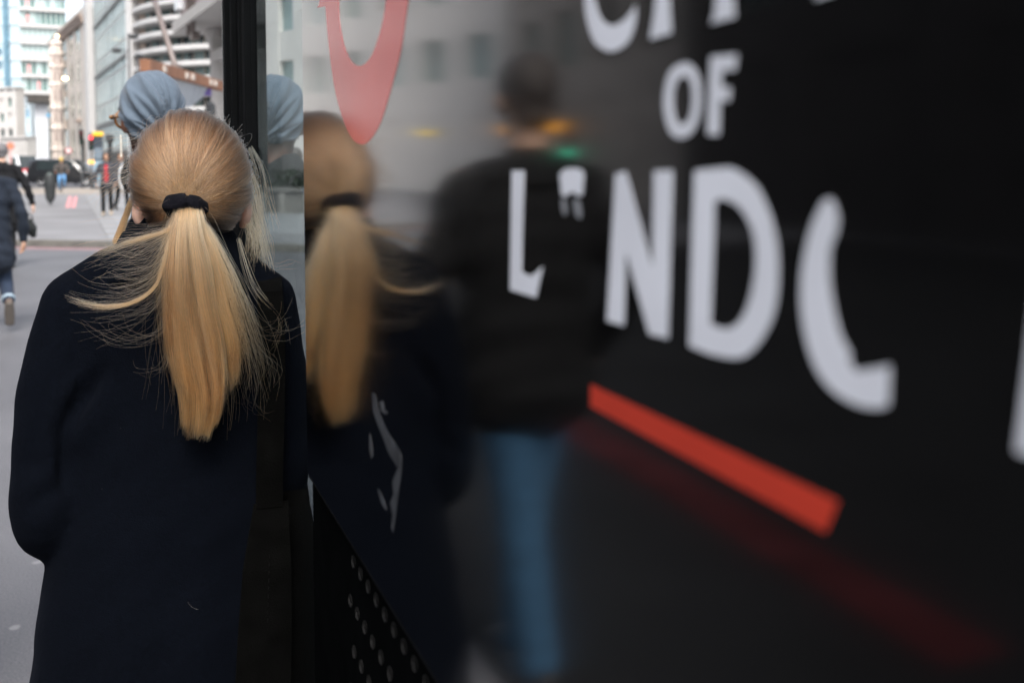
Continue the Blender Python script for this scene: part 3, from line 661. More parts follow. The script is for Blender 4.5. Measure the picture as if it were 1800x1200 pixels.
C_CHAR = cloth('charcoal', (.045, .045, .055)); C_RED = cloth('red', (.42, .015, .03)); C_BROWN = cloth('brown_grey', (.085, .075, .07)); C_WHITE = cloth('white', (.75, .75, .76)); C_BLUEJEAN = cloth('bright_denim', (.13, .30, .55))
L_BROWN = mat('leather_brown', (.09, .065, .05), .6, .25, 30); L_BLACK = mat('leather_black', (.014, .014, .015), .45, .2, 30)
H_DARK = mat('hair_dark', (.03, .02, .016), .5, .4, 60, .5, 200); H_GREY = mat('hair_grey', (.12, .115, .12), .6, .4, 60, .5, 200); H_BROWN = mat('hair_brown', (.10, .05, .03), .5, .4, 60, .5, 200)

def hand(mb, wrist, fwd, side, k=1.0, curl=.8, palm_n=None):
    """palm, four unequal bent fingers and a thumb leaving the side of the palm"""
    f = Vector(fwd).normalized(); n = Vector(palm_n) if palm_n else Vector((side * -1.0, 0, 0)); n = (n - f * n.dot(f)).normalized(); s = f.cross(n)
    w = Vector(wrist)
    mb.limb([w - f * .02 * k, w + f * .03 * k, w + f * .078 * k], [(.026 * k, .02 * k), (.036 * k, .017 * k), (.039 * k, .014 * k)], 10, 3, up=n)
    for i, ln in enumerate((.066, .075, .070, .055)):
        b = w + f * .074 * k + s * ((i - 1.5) * .0185 * k)
        p1 = b + (f * math.cos(curl * .5) + n * math.sin(curl * .5)) * ln * .5 * k
        p2 = p1 + (f * math.cos(curl * 1.3) + n * math.sin(curl * 1.3)) * ln * .5 * k
        mb.limb([b, p1, p2], [.0088 * k, .0082 * k, .0068 * k], 8, 3, up=n)
    b = w + f * .022 * k - s * .030 * k
    p1 = b + (f * .6 - s * .55 + n * .4).normalized() * .035 * k; p2 = p1 + (f * .85 - s * .1 + n * .4).normalized() * .03 * k
    mb.limb([b, p1, p2], [.012 * k, .0098 * k, .0075 * k], 8, 3, up=n)

def rotz(v, a): return Matrix.Rotation(a, 3, 'Z') @ Vector(v)

def person(label, pos, heading, H=1.72, top=None, top_m=None, hem=.86, legs_m=None, shoe_m=None, skin_m=None, stride=.22, lead=1, arms=None, legs=None, hair=None, hair_m=None,
           head_yaw=0.0, head_off=(0, 0, 0), z0=0.0, voxel=.016, inner=None, inner_m=None, cuff=None, group=None, wide=1.0, face=True, lean=0.0, sock=None):
    k = H / 1.75
    root = empty('person', (pos[0], pos[1], z0), -heading, label, 'person', group)
    def J(x, y, z): return Vector((x * k * wide if abs(x) > .1 else x * k, (y + lean * max(0, z - .9)) * k, z * k))
    pel, che, nek = J(0, 0, .95), J(0, .01, 1.24), J(0, -.015, 1.47)
    hc = J(0, .015, 1.638) + Vector(head_off)
    if arms is None:
        arms = {-1: [(-.245, -.05 * lead - .02, 1.13), (-.255, .10 * lead * 1.0 + .04, .90)], 1: [(.245, .05 * lead - .02, 1.13), (.255, -.10 * lead + .04, .90)]}
    if legs is None:
        s = stride
        fr = [(0, s * .62 + .03, .50), (0, s, .085), 0.0]; bk = [(0, -s * .30 + .02, .49), (0, -s, .14), .55]
        a, b = (fr, bk) if lead < 0 else (bk, fr)
        legs = {-1: a, 1: b}
    B = MB()
    # head with jaw, nose, ears; turned on the neck
    def hd(v): return hc + rotz(Vector(v) * k, head_yaw)
    B.ball(hd((0, -.012, .02)), (.076 * k, .092 * k, .098 * k), 20, 14)
    B.limb([hd((0, .02, -.02)), hd((0, .045, -.085))], [(.062 * k, .066 * k), (.036 * k, .034 * k)], 14, 5, up=rotz((0, 1, 0), head_yaw))
    B.limb([hd((0, .082, .01)), hd((0, .106, -.032))], [.010 * k, .014 * k], 8, 3)
    for sx in (-1, 1): B.ball(hd((sx * .078, -.004, -.012)), (.011 * k, .02 * k, .032 * k), 8, 6)
    B.limb([nek - Vector((0, 0, .06 * k)), hd((0, -.015, -.06))], [.060 * k, .052 * k], 14, 4)
    B.limb([pel, J(0, 0, 1.08), che, J(0, -.005, 1.38)], [(.15 * k, .105 * k), (.135 * k, .095 * k), (.16 * k, .11 * k), (.13 * k, .075 * k)], 18, 4)
    for sx in (-1, 1):
        el, wr = (J(*q) for q in arms[sx])
        B.limb([J(sx * .165, 0, 1.40), el, wr], [.052 * k, .040 * k, .026 * k], 12, 5)
        kn, an, _ = legs[sx]; hx = sx * .088
        kn, an = J(hx + kn[0], kn[1], kn[2]), J(hx + an[0], an[1], an[2])
        B.limb([J(hx, 0, .92), kn, an], [.082 * k, .055 * k, .038 * k], 14, 6)
    me = fuse(B, 'body', voxel * .75, 3)
    HB = MB()
    for sx in (-1, 1):
        el, wr = (J(*q) for q in arms[sx]); hand(HB, wr, wr - el, sx, k)
    hm = HB.mesh('h'); bm = bmesh.new(); bm.from_mesh(me); bm.from_mesh(hm); bm.to_mesh(me); bm.free(); bpy.data.meshes.remove(hm)
    body = link('body', me, skin_m, root, True)
    if face:
        for sx in (-1, 1): MB().ball(hd((sx * .031, .078, .012)), (.011 * k, .007 * k, .006 * k), 10, 6).build('eye', mat('eye_dark', (.02, .015, .012), .2), root, True)
        MB().ball(hd((0, .083, -.052)), (.021 * k, .008 * k, .007 * k), 10, 6).build('mouth', mat('lips', (.35, .13, .11), .5), root, True)
    # trousers
    T = MB(); T.limb([J(0, 0, 1.0), J(0, 0, .88)], [(.155 * k, .115 * k), (.165 * k, .125 * k)], 18, 3)
    for sx in (-1, 1):
        kn, an, _ = legs[sx]; hx = sx * .088; kn_, an_ = J(hx + kn[0], kn[1], kn[2]), J(hx + an[0], an[1], an[2])
        if cuff: an_ = kn_.lerp(an_, .80)
        T.limb([J(hx, 0, .90), kn_, an_], [(.098 * k, .102 * k), (.068 * k, .072 * k), (.056 * k, .060 * k)], 14, 6)
    link('trousers', fuse(T, 'trousers', voxel, 3), legs_m, root, True)
    for sx in (-1, 1):
        kn, an, pt = legs[sx]; hx = sx * .088; kn_, an_ = J(hx + kn[0], kn[1], kn[2]), J(hx + an[0], an[1], an[2])
        if cuff:
            c1, c2 = kn_.lerp(an_, .74), kn_.lerp(an_, .81)
            MB().tube([c1, c2], [(.061 * k, .065 * k)] * 2, 16).build('cuff', cuff, root, True)
        f = Vector((0, math.cos(pt), -math.sin(pt))); u = Vector((0, math.sin(pt), math.cos(pt)))
        heel = an_ - u * .03 * k - f * .045 * k; toe = an_ - u * .052 * k + f * .17 * k
        sh = MB().limb([heel, an_ - u * .022 * k + f * .05 * k, toe], [(.036 * k, .044 * k), (.044 * k, .042 * k), (.040 * k, .026 * k)], 12, 5, up=u)
        sh.limb([an_ - u * .03 * k, an_ + u * .03 * k], [.042 * k, .040 * k], 10, 3)
        sm = fuse(sh, 'shoe', .009, 2); so = link('shoe', sm, shoe_m, root, True)
        sl = MB().limb([heel - u * .035 * k, an_ - u * .066 * k + f * .06 * k, toe - u * .018 * k], [(.036 * k, .010 * k), (.044 * k, .010 * k), (.041 * k, .010 * k)], 12, 4, up=u)
        sl.build('sole', mat('sole_rubber', (.07, .06, .052), .8, .25, 40), so, True)
    # garment
    G = MB()
    zt = 1.44
    pts = [J(0, 0, hem), J(0, 0, max(hem + .05, .95)), J(0, 0, 1.10), J(0, .01, 1.26), J(0, -.005, 1.385)]
    fl = .175 + max(0, .9 - hem) * .12
    G.limb(pts, [(fl * k * wide, (fl - .03) * k), (.175 * k * wide, .14 * k), (.165 * k * wide, .128 * k), (.188 * k * wide, .135 * k), (.145 * k * wide, .09 * k)], 22, 5)
    for sx in (-1, 1):
        el, wr = (J(*q) for q in arms[sx]); sh_ = J(sx * .165, 0, 1.388)
        G.limb([J(sx * .06, -.01, 1.435), sh_], [.055 * k, .072 * k], 12, 4)
        G.limb([sh_, el, el.lerp(wr, .93)], [(.070 * k, .074 * k), .057 * k, .046 * k], 14, 6)
    gm = fuse(G, top or 'coat', voxel, 3)
    # pressed folds so that the cloth does not read as a balloon
    co = np.empty(len(gm.vertices) * 3); gm.vertices.foreach_get('co', co); co = co.reshape(-1, 3); nr = np.empty_like(co.reshape(-1)); gm.vertices.foreach_get('normal', nr); nr = nr.reshape(-1, 3)
    ph = random.random() * 9
    dsp = .006 * k * (np.sin(co[:, 2] * 31 + co[:, 0] * 22 + ph) * np.sin(co[:, 0] * 27 - co[:, 2] * 9 + ph * 2) + .6 * np.sin(co[:, 2] * 55 + co[:, 1] * 40 + ph))
    gm.vertices.foreach_set('co', (co + nr * dsp[:, None]).reshape(-1)); gm.update()
    link(top or 'coat', gm, top_m, root, True)
    cl = MB().lathe([(.060 * k, 1.50 * k), (.066 * k, 1.505 * k), (.080 * k, 1.45 * k), (.098 * k, 1.41 * k)], 20); 
    co_ = cl.build('collar', top_m, root, True); co_.location = (0, (lean * .55 - .008) * k, 0)
    if inner_m:   # shirt front showing in an open jacket
        I = MB().limb([J(0, .075, hem + .05), J(0, .088, 1.15), J(0, .085, 1.30), J(0, .055, 1.42)], [(.075 * k, .070 * k), (.07 * k, .068 * k), (.062 * k, .062 * k), (.03 * k, .03 * k)], 16, 5)
        link('shirt', fuse(I, 'shirt', .012, 2), inner_m, root, True)
    if hair:
        Hh = MB()
        if hair == 'short':
            Hh.ball(hd((0, -.026, .035)), (.083 * k, .092 * k, .098 * k), 18, 12); Hh.limb([hd((0, -.07, .0)), hd((0, -.075, -.055))], [(.066 * k, .03 * k), (.05 * k, .025 * k)], 12, 4)
        elif hair == 'bob':
            Hh.ball(hd((0, -.022, .036)), (.092 * k, .095 * k, .100 * k), 18, 12)
            for sx in (-1, 1): Hh.limb([hd((sx * .062, -.01, .05)), hd((sx * .085, -.005, -.03)), hd((sx * .075, .0, -.10))], [(.035 * k, .05 * k), (.032 * k, .055 * k), (.02 * k, .04 * k)], 10, 4)
            Hh.limb([hd((0, -.08, .0)), hd((0, -.075, -.10))], [(.08 * k, .04 * k), (.07 * k, .03 * k)], 12, 4)
        elif hair == 'helmet':
            Hh.ball(hd((0, -.012, .060)), (.098 * k, .125 * k, .085 * k), 18, 12)
        elif hair == 'full_helmet':
            Hh.ball(hd((0, 0, .01)), (.12 * k, .135 * k, .135 * k), 18, 12)
        hm_ = fuse(Hh, 'hair', .010, 2)
        link('helmet' if 'helmet' in hair else 'hair', hm_, hair_m, root, True)
    return root

BASEP = ground(330, 1.6); BYAW = math.atan2(BASEP.x, BASEP.y)
YH = Vector((math.sin(BYAW), math.cos(BYAW), 0)); XH = Vector((math.cos(BYAW), -math.sin(BYAW), 0))
def wl(u, v, y):                          # point on the woman's body: image pixel and her own depth
    r = FW + RT * ((u - 900) / 1750) - UP * ((v - CV) / 1750)
    d = (y + BASEP.dot(YH)) / r.dot(YH); p = Vector((0, 0, CAM_H)) + r * d - BASEP
    return Vector((p.dot(XH), p.dot(YH), p.z))

# ------------------------------------------------------------------ the blonde woman
HC = Vector((wl(338, 300, 0).x, 0, 1.465)); HA, HB_, HCC = .0862, .1005, .1130
def blonde():
    root = empty('person', BASEP, -BYAW, 'woman in dark navy wool coat with long blonde ponytail, seen from behind', 'person')
    B = MB()
    B.ball(HC + Vector((0, 0, .005)), (HA - .012, HB_ - .010, HCC - .010), 24, 18)
    B.limb([HC + Vector((0, .03, -.04)), HC + Vector((0, .062, -.10))], [(.062, .06), (.036, .034)], 16, 5)
    B.limb([HC + Vector((0, .10, -.005)), HC + Vector((0, .122, -.045))], [.010, .014], 8, 3)
    B.limb([(HC.x - .012, .01, 1.22), (HC.x - .010, .0, 1.34), HC + Vector((-.004, -.02, -.07))], [.075, .052, .050], 16, 5)
    ec = wl(243, 372, .0)
    for sx, ex in ((-1, ec.x + .004), (1, 2 * HC.x - ec.x - .004)):
        B.limb([(ex, -.008, ec.z + .018), (ex + sx * .004, -.016, ec.z - .004), (ex - sx * .002, -.006, ec.z - .026)], [(.010, .014), (.010, .016), (.007, .010)], 10, 5)
    B.limb([(-.03, .01, .85), (-.03, .02, 1.05), (-.025, .02, 1.25)], [(.15, .095), (.13, .09), (.14, .09)], 16, 4)
    for sx in (-1, 1): B.limb([(-.03 + sx * .085, .01, .85), (-.03 + sx * .08, .03, .46), (-.03 + sx * .08, 0, .09)], [.085, .055, .038], 14, 6)
    link('body', fuse(B, 'body', .006, 3), skin('fair', (.66, .42, .33)), root, True)
    for sx in (-1, 1):
        MB().ball(HC + Vector((sx * .031, .092, .0)), (.012, .008, .007), 10, 6).build('eye', mat('eye_dark', (.02, .015, .012), .2), root, True)
        s = MB().limb([(-.03 + sx * .08, -.05, .05), (-.03 + sx * .08, .04, .055), (-.03 + sx * .08, .17, .035)], [(.038, .045), (.044, .045), (.038, .026)], 12, 5)
        s.limb([(-.03 + sx * .08, 0, .06), (-.03 + sx * .08, 0, .20)], [.048, .052], 12, 3)
        so = link('boot', fuse(s, 'boot', .009, 2), L_BLACK, root, True)
        MB().limb([(-.03 + sx * .08, -.06, .010), (-.03 + sx * .08, .17, .010)], [(.042, .010), (.040, .010)], 12, 4, up=(0, 0, 1)).build('sole', mat('sole_rubber', (.07, .06, .052)), so, True)
        MB().limb([(-.03 + sx * .085, .01, .85), (-.03 + sx * .08, .03, .46), (-.03 + sx * .08, 0, .16)], [.092, .062, .048], 14, 6).build('trouser_leg', C_BLACK, root, True)
    MB().ball(HC + Vector((0, .099, -.065)), (.022, .008, .008), 10, 6).build('mouth', mat('lips', (.35, .13, .11)), root, True)
    # ---- coat
    G = MB()
    rings = [(.46, -.030, .252, .185), (.60, -.030, .236, .172), (.75, -.028, .218, .160), (.90, -.026, .196, .145), (1.05, -.024, .182, .130), (1.18, -.026, .180, .126), (1.27, -.028, .176, .118), (1.325, -.024, .135, .098), (1.365, -.018, .088, .080)]
    G.limb([(x, .015 - max(0, 1.3 - z) * .01, z) for z, x, rx, ry in rings], [(rx, ry) for z, x, rx, ry in rings], 40, 5)
    # shoulders
    G.limb([(-.06, .0, 1.345), (-.128, .005, 1.302), (-.168, .006, 1.272)], [(.05, .060), (.055, .066), (.060, .070)], 18, 5)
    G.limb([(.02, .0, 1.345), (.080, .005, 1.300), (.112, .006, 1.268)], [(.05, .060), (.055, .066), (.060, .070)], 18, 5)
    # sleeves: left elbow pushed out with the hand in its pocket, right arm hanging bent
    G.limb([(-.166, .006, 1.275), (-.196, -.006, 1.17), (-.208, -.018, 1.06), (-.212, -.024, .965), (-.196, .06, .905), (-.172, .155, .868)], [(.060, .070), (.058, .070), (.058, .066), (.056, .060), (.055, .055), (.052, .050)], 20, 6)
    G.limb([(.112, .006, 1.270), (.125, -.008, 1.16), (.130, -.016, 1.06), (.130, -.020, .99), (.126, .07, .945), (.114, .16, .91)], [(.060, .068), (.057, .066), (.056, .062), (.054, .056), (.052, .052), (.050, .048)], 20, 6)
    cm = fuse(G, 'coat', .0075, 3, .5)
    n = len(cm.vertices); co = np.empty(n * 3); cm.vertices.foreach_get('co', co); co = co.reshape(-1, 3); nr = np.empty(n * 3); cm.vertices.foreach_get('normal', nr); nr = nr.reshape(-1, 3)
    x, y, z = co.T; d = np.zeros(n)
    def crease(u1, v1, u2, v2, w, dep, yy=-.1):
        a = wl(u1, v1, yy); b = wl(u2, v2, yy); ax, az = a.x, a.z; dx, dz = b.x - ax, b.z - az; L2 = dx * dx + dz * dz
        t = np.clip(((x - ax) * dx + (z - az) * dz) / L2, 0, 1); q = (x - ax - t * dx) * dz - (z - az - t * dz) * dx
        dist = np.hypot(x - ax - t * dx, z - az - t * dz); s_ = np.sign(q) * dist / w
        fade = np.sin(np.pi * np.clip(t * .9 + .08, 0, 1)) ** .7 * (y < .0)
        return dep * fade * np.exp(-s_ ** 2) 
    d += crease(178, 650, 108, 765, .014, -.016) + crease(200, 672, 120, 800, .020, .010) + crease(150, 640, 100, 720, .012, .005)
    d += crease(108, 760, 112, 880, .010, -.018) + crease(100, 655, 45, 830, .006, -.0035, -.05) + crease(330, 800, 300, 1180, .05, -.006)
    d += crease(190, 900, 150, 1190, .05, .006) + crease(60, 880, 105, 840, .014, -.006, -.05) + crease(40, 820, 100, 790, .015, -.004, -.05)
    d += crease(90, 500, 105, 640, .006, -.003, -.05) + crease(420, 620, 330, 760, .03, .004) + crease(250, 560, 130, 600, .03, .003)
    d += .0025 * np.sin(x * 23 + z * 11) * np.sin(z * 17 - x * 8) + .0012 * np.sin(x * 61 - z * 33) * np.sin(z * 47 + y * 30)
    hemw = np.clip((.95 - z) / .5, 0, 1); d += hemw * .010 * np.sin(np.arctan2(y, x + .03) * 9 + 1.2)
    cm.vertices.foreach_set('co', (co + nr * d[:, None]).reshape(-1)); cm.update()
    coat_m = wool('navy_wool', (.0017, .0024, .0044))
    coat = link('coat', cm, coat_m, root, True)
    # turned-up collar
    K = MB(); seg = 48; prof = [(0, 1.355, .088, .086), (0, 1.385, .083, .082), (0, 1.408, .079, .079), (0, 1.412, .083, .083), (0, 1.395, .092, .092), (0, 1.365, .106, .103), (0, 1.338, .124, .116), (0, 1.330, .124, .112)]
    vs = []
    for _, zz, rx, ry in prof:
        for i in range(seg):
            a = 2 * math.pi * i / seg; fr = max(0, math.sin(a))      # lower at the front
            vs.append((-.016 + rx * math.cos(a), -.002 + ry * math.sin(a), zz - .05 * fr * (zz - 1.30) / .1 - .014 * abs(math.cos(a)) ** 2))
    K.add(vs, [(j * seg + i, j * seg + (i + 1) % seg, (j + 1) * seg + (i + 1) % seg, (j + 1) * seg + i) for j in range(len(prof) - 1) for i in range(seg)])
    ko = K.build('collar', coat_m, coat, True); ko.modifiers.new('sub', 'SUBSURF').render_levels = 2
    return root, coat_m

def wool(name, c):
    m = mat('cloth_' + name, c, .95, .22, 170, .0, 100, sheen=.008, spec=.03); n = m.node_tree; b = n.nodes['Principled BSDF']; L = n.links.new
    b.inputs['Sheen Tint'].default_value = (.5, .6, .9, 1)
    tc = [q for q in n.nodes if q.type == 'TEX_COORD'][0]
    n1 = n.nodes.new('ShaderNodeTexNoise'); n1.inputs['Scale'].default_value = 420; n1.inputs['Detail'].default_value = 3
    n2 = n.nodes.new('ShaderNodeTexNoise'); n2.inputs['Scale'].default_value = 60; n2.inputs['Detail'].default_value = 5
    L(tc.outputs['Object'], n1.inputs['Vector']); L(tc.outputs['Object'], n2.inputs['Vector'])
    ad = n.nodes.new('ShaderNodeMath'); ad.operation = 'ADD'; L(n1.outputs['Fac'], ad.inputs[0]); L(n2.outputs['Fac'], ad.inputs[1])
    bp = n.nodes.new('ShaderNodeBump'); bp.inputs['Strength'].default_value = .45; bp.inputs['Distance'].default_value = .0025
    L(ad.outputs[0], bp.inputs['Height']); L(bp.outputs[0], b.inputs['Normal']); return m

# ---- hair
def hair_mat(name, root_c, tip_c, lo=.0, hi=.8, rough=.30):
    m = bpy.data.materials.new(name); m.use_nodes = True; n = m.node_tree; n.nodes.clear(); L = n.links.new
    o = n.nodes.new('ShaderNodeOutputMaterial'); h = n.nodes.new('ShaderNodeBsdfHairPrincipled'); h.parametrization = 'COLOR'
    h.inputs['Roughness'].default_value = rough; h.inputs['Radial Roughness'].default_value = .4; h.inputs['IOR'].default_value = 1.42
    h.inputs['Random Roughness'].default_value = .15
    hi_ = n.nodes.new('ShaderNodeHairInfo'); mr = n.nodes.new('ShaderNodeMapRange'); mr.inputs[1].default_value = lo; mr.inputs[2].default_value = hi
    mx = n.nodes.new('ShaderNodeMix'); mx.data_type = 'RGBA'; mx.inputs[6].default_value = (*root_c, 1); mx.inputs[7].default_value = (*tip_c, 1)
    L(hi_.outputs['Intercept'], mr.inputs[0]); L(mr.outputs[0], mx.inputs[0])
    hs = n.nodes.new('ShaderNodeHueSaturation'); vr = n.nodes.new('ShaderNodeMapRange'); vr.inputs[3].default_value = .75; vr.inputs[4].default_value = 1.2
    L(hi_.outputs['Random'], vr.inputs[0])
    at = n.nodes.new('ShaderNodeAttribute'); at.attribute_type = 'GEOMETRY'; at.attribute_name = 'tone'
    mu = n.nodes.new('ShaderNodeMath'); mu.operation = 'MULTIPLY'; L(vr.outputs[0], mu.inputs[0]); L(at.outputs['Fac'], mu.inputs[1]); L(mu.outputs[0], hs.inputs['Value']); L(mx.outputs[2], hs.inputs['Color']); L(hs.outputs[0], h.inputs['Color'])
    L(h.outputs[0], o.inputs[0]); return m
def strands(name, P, rad, m, parent, tone=None):
    """P: (n, k, 3) strand points, rad: (n, k) or scalar"""
    n, k, _ = P.shape; cu = bpy.data.hair_curves.new(name); cu.add_curves([k] * n)
    cu.attributes['position'].data.foreach_set('vector', np.ascontiguousarray(P, np.float32).reshape(-1))
    ra = cu.attributes.get('radius') or cu.attributes.new('radius', 'FLOAT', 'POINT')
    r = np.broadcast_to(np.asarray(rad, np.float32), (n, k)); ra.data.foreach_set('value', np.ascontiguousarray(r).reshape(-1))
    ta = cu.attributes.new('tone', 'FLOAT', 'CURVE'); ta.data.foreach_set('value', np.ascontiguousarray(np.ones(n) if tone is None else np.clip(tone, .3, 1.7), np.float32))
    cu.materials.append(m); o = bpy.data.objects.new(name, cu); COL.objects.link(o); o.parent = parent; return o
def V3(v): return np.array((v.x, v.y, v.z))
def spline(ctrl, k):
    """ctrl (n, c, 3) -> (n, k, 3) by Catmull-Rom"""
    n, c, _ = ctrl.shape; t = np.linspace(0, c - 1 - 1e-6, k); i = t.astype(int); f = (t - i)[None, :, None]
    g = lambda j: ctrl[:, np.clip(j, 0, c - 1)]
    p0, p1, p2, p3 = g(i - 1), g(i), g(i + 1), g(i + 2)
    return .5 * (2 * p1 + (p2 - p0) * f + (2 * p0 - 5 * p1 + 4 * p2 - p3) * f ** 2 + (3 * p1 - p0 - 3 * p2 + p3) * f ** 3)

def blonde_hair(root):
    rng = RNG; hc = V3(HC); rad = np.array((HA, HB_, HCC))
    Sdir = V3(wl(322, 352, -.105)) - hc; Sdir = Sdir / rad; Sdir /= np.linalg.norm(Sdir); S = hc + Sdir * rad
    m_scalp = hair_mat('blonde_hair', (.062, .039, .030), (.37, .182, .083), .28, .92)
    m_tail = hair_mat('blonde_ponytail', (.44, .226, .110), (.35, .146, .053), .2, 1.0)
    # under layer so that no bare skull shows
    U = MB().ball(HC, (HA - .006, HB_ - .006, HCC - .006), 40, 28).mesh('hair_base')
    bm = bmesh.new(); bm.from_mesh(U)
    dl = []
    for f in bm.faces:
        c = (f.calc_center_median() - HC); q = (c.x / HA, c.y / HB_, c.z / HCC)
        if not hairline(q, .05): dl.append(f)
    bmesh.ops.delete(bm, geom=dl, context='FACES'); bm.to_mesh(U); bm.free()
    link('hair_base', U, mat('hair_base_blonde', (.17, .105, .06), .6, .3, 90), root, True)
    # drawn-back hair, root to band
    N = 30000; D = rng.normal(size=(N * 4, 3)); D /= np.linalg.norm(D, axis=1)[:, None]
    D = D[[hairline(q) for q in D]][:N]
    # more roots along the front hairline
    n = len(D); k = 18; t = np.linspace(0, 1, k)
    J = rng.normal(size=(n, 3)) * .055; E = Sdir + J; E -= (E @ Sdir)[:, None] * Sdir * 0; E /= np.linalg.norm(E, axis=1)[:, None]
    om = np.arccos(np.clip((D * E).sum(1), -1, 1)); so = np.sin(om) + 1e-6
    W0 = np.sin((1 - t)[None] * om[:, None]) / so[:, None]; W1 = np.sin(t[None] * om[:, None]) / so[:, None]
    Pd = W0[..., None] * D[:, None] + W1[..., None] * E[:, None]
    # locks: strands with the same bearing about the band bunch together
    ax1 = np.cross(Sdir, (0, 0, 1)); ax1 /= np.linalg.norm(ax1); ax2 = np.cross(Sdir, ax1)
    phi = np.arctan2(D @ ax2, D @ ax1)
    lock = .0032 * np.sin(phi * 23 + 1.6 * np.sin(phi * 5)) + .0020 * np.sin(phi * 83 + 2 * np.sin(phi * 11)) + .0009 * np.sin(phi * 151)
    lift = rng.random(n) ** 2 * .006 + (om / math.pi) * .006
    r_add = (lift + lock)[:, None] * np.sin(np.pi * np.clip(t * .93 + .05, 0, 1))[None] + .004 * t[None] ** 3
    P = hc + Pd * (rad + r_add[..., None])
    wob = rng.normal(size=(n, 1, 3)) * .0012 * np.sin(np.pi * t)[None, :, None]; P = P + wob
    pf = (phi / (2 * np.pi) + .5)
    def streak(m, s):
        tb = rng.normal(size=m) * s; return tb[np.minimum((pf * m).astype(int), m - 1)]
    s1, s2, s3 = streak(150, .20), streak(420, .22), streak(1400, .16)
    tone = 1 + s1 + s2 + s3 + .08 * rng.normal(size=n)
    P = P + Pd * ((s1 * .006 + s2 * .005 + s3 * .003)[:, None] * np.sin(np.pi * np.clip(t * .9 + .06, 0, 1))[None])[..., None]
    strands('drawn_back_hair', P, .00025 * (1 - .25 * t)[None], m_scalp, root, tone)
    # fine stray hair above the drawn-back layer
    NS = 900; sel = rng.choice(n, NS); Q = P[sel].copy(); amp = rng.random((NS, 1)) ** 2.4 * .030
    Q += Pd[sel] * (amp * np.sin(np.pi * t * rng.uniform(.55, 1.0, (NS, 1))))[..., None]; Q += rng.normal(size=(NS, 1, 3)) * .012 * t[None, :, None] ** 2
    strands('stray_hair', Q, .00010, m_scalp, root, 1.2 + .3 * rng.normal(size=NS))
    # ponytail ------------------------------------------------------
    cl = [(328, 352, -.110, 21, .016), (330, 372, -.136, 25, .018), (331, 408, -.146, 34, .023), (338, 466, -.152, 50, .027), (345, 536, -.154, 58, .027), (357, 616, -.154, 63, .025), (363, 700, -.154, 50, .022), (350, 780, -.154, 30, .016)]
    cen = np.array([V3(wl(u, v, y)) for u, v, y, w, dy in cl]); wid = np.array([w * .82e-3 for *_, w, dy in cl]); dep = np.array([c[4] for c in cl])
    NT, k = 16000, 28; nbig, nsub = 95, 5
    ba = rng.random(nbig) * 2 * np.pi; br = np.sqrt(rng.random(nbig)) * .92; bx, by = br * np.cos(ba), br * np.sin(ba)
    big = np.repeat(np.arange(nbig), nsub); ncl = nbig * nsub
    cx = bx[big] + rng.normal(size=ncl) * .055; cy = by[big] + rng.normal(size=ncl) * .055
    cdrift = (rng.normal(size=(nbig, 2)) * .20)[big] + rng.normal(size=(ncl, 2)) * .06
    clen = np.clip(1.0 - np.abs(rng.normal(size=nbig)) * .15, .58, 1.0)[big] * (1 - .05 * rng.random(ncl))
    clen *= np.where(cx < -.62, rng.uniform(.86, .93, nbig)[big], 1.0) * np.where(cx > .45, rng.uniform(.76, .98, nbig)[big], 1)
    ctone = 1 + (rng.normal(size=nbig) * .26)[big] + rng.normal(size=ncl) * .30
    cw = (rng.random((nbig, 2)) * 6.3)[big] + rng.normal(size=(ncl, 2)) * .25
    ci = rng.integers(0, ncl, NT); a = rng.random(NT) * 2 * np.pi; rr = np.sqrt(rng.random(NT))
    ox, oy = rr * np.cos(a) * .12, rr * np.sin(a) * .12; px = cx[ci]; py = cy[ci]
    L = clen[ci] * (1 - .10 * rng.random(NT) ** 2)
    t = np.linspace(0, 1, k)[None] * L[:, None]; tt = t * (len(cl) - 1)
    f = lambda arr: np.stack([np.interp(tt, np.arange(len(cl)), arr[:, j]) for j in range(arr.shape[1])], -1)
    # smooth the centre line
    cs = spline(cen[None], 60)[0]; ws = spline(np.repeat(wid[None, :, None], 3, 2), 60)[0][:, 0]; ds = spline(np.repeat(dep[None, :, None], 3, 2), 60)[0][:, 0]
    fi = np.linspace(0, len(cl) - 1, 60); C_ = np.stack([np.interp(tt, fi, cs[:, j]) for j in range(3)], -1); Wd = np.interp(tt, fi, ws); Dp = np.interp(tt, fi, ds)
    cv = 1.15 - .85 * t ** 1.4; sx = px[:, None] * (1 + .02 * rng.normal(size=(NT, 1))) + ox[:, None] * cv + cdrift[ci, 0][:, None] * t ** 2 + .15 * np.sin(t * 5.0 + cw[ci, 0][:, None]) * t ** .8
    sy = py[:, None] + oy[:, None] * cv + cdrift[ci, 1][:, None] * t ** 2 + .18 * np.sin(t * 6 + cw[ci, 1][:, None]) * t ** .8
    P = C_.copy(); P[..., 0] += sx * Wd; P[..., 1] += sy * Dp; P += rng.normal(size=(NT, 1, 3)) * np.array((.0022, .002, .0)) * t[..., None]
    P[..., 2] += .004 * np.sin(px * 9)[:, None] * t
    strands('ponytail', P, .00025 * (1 - .6 * np.linspace(0, 1, k) ** 3)[None], m_tail, root, ctone[ci] + .08 * rng.normal(size=NT))
    # single hairs lying across the tail
    sel = rng.choice(NT, 420); Q = P[sel].copy(); tq = np.linspace(0, 1, k)[None, :, None]
    Q[..., 1] -= .004 + .014 * rng.random((420, 1)) * np.sin(np.pi * tq[..., 0]); Q[..., 0] += (rng.normal(size=(420, 1)) * .022 * tq[..., 0] ** 1.5 + rng.normal(size=(420, 1)) * .006 * np.sin(tq[..., 0] * rng.uniform(3, 7, (420, 1))))
    strands('stray_hair', Q, .00012, m_tail, root, 1.15 + .2 * rng.normal(size=420))
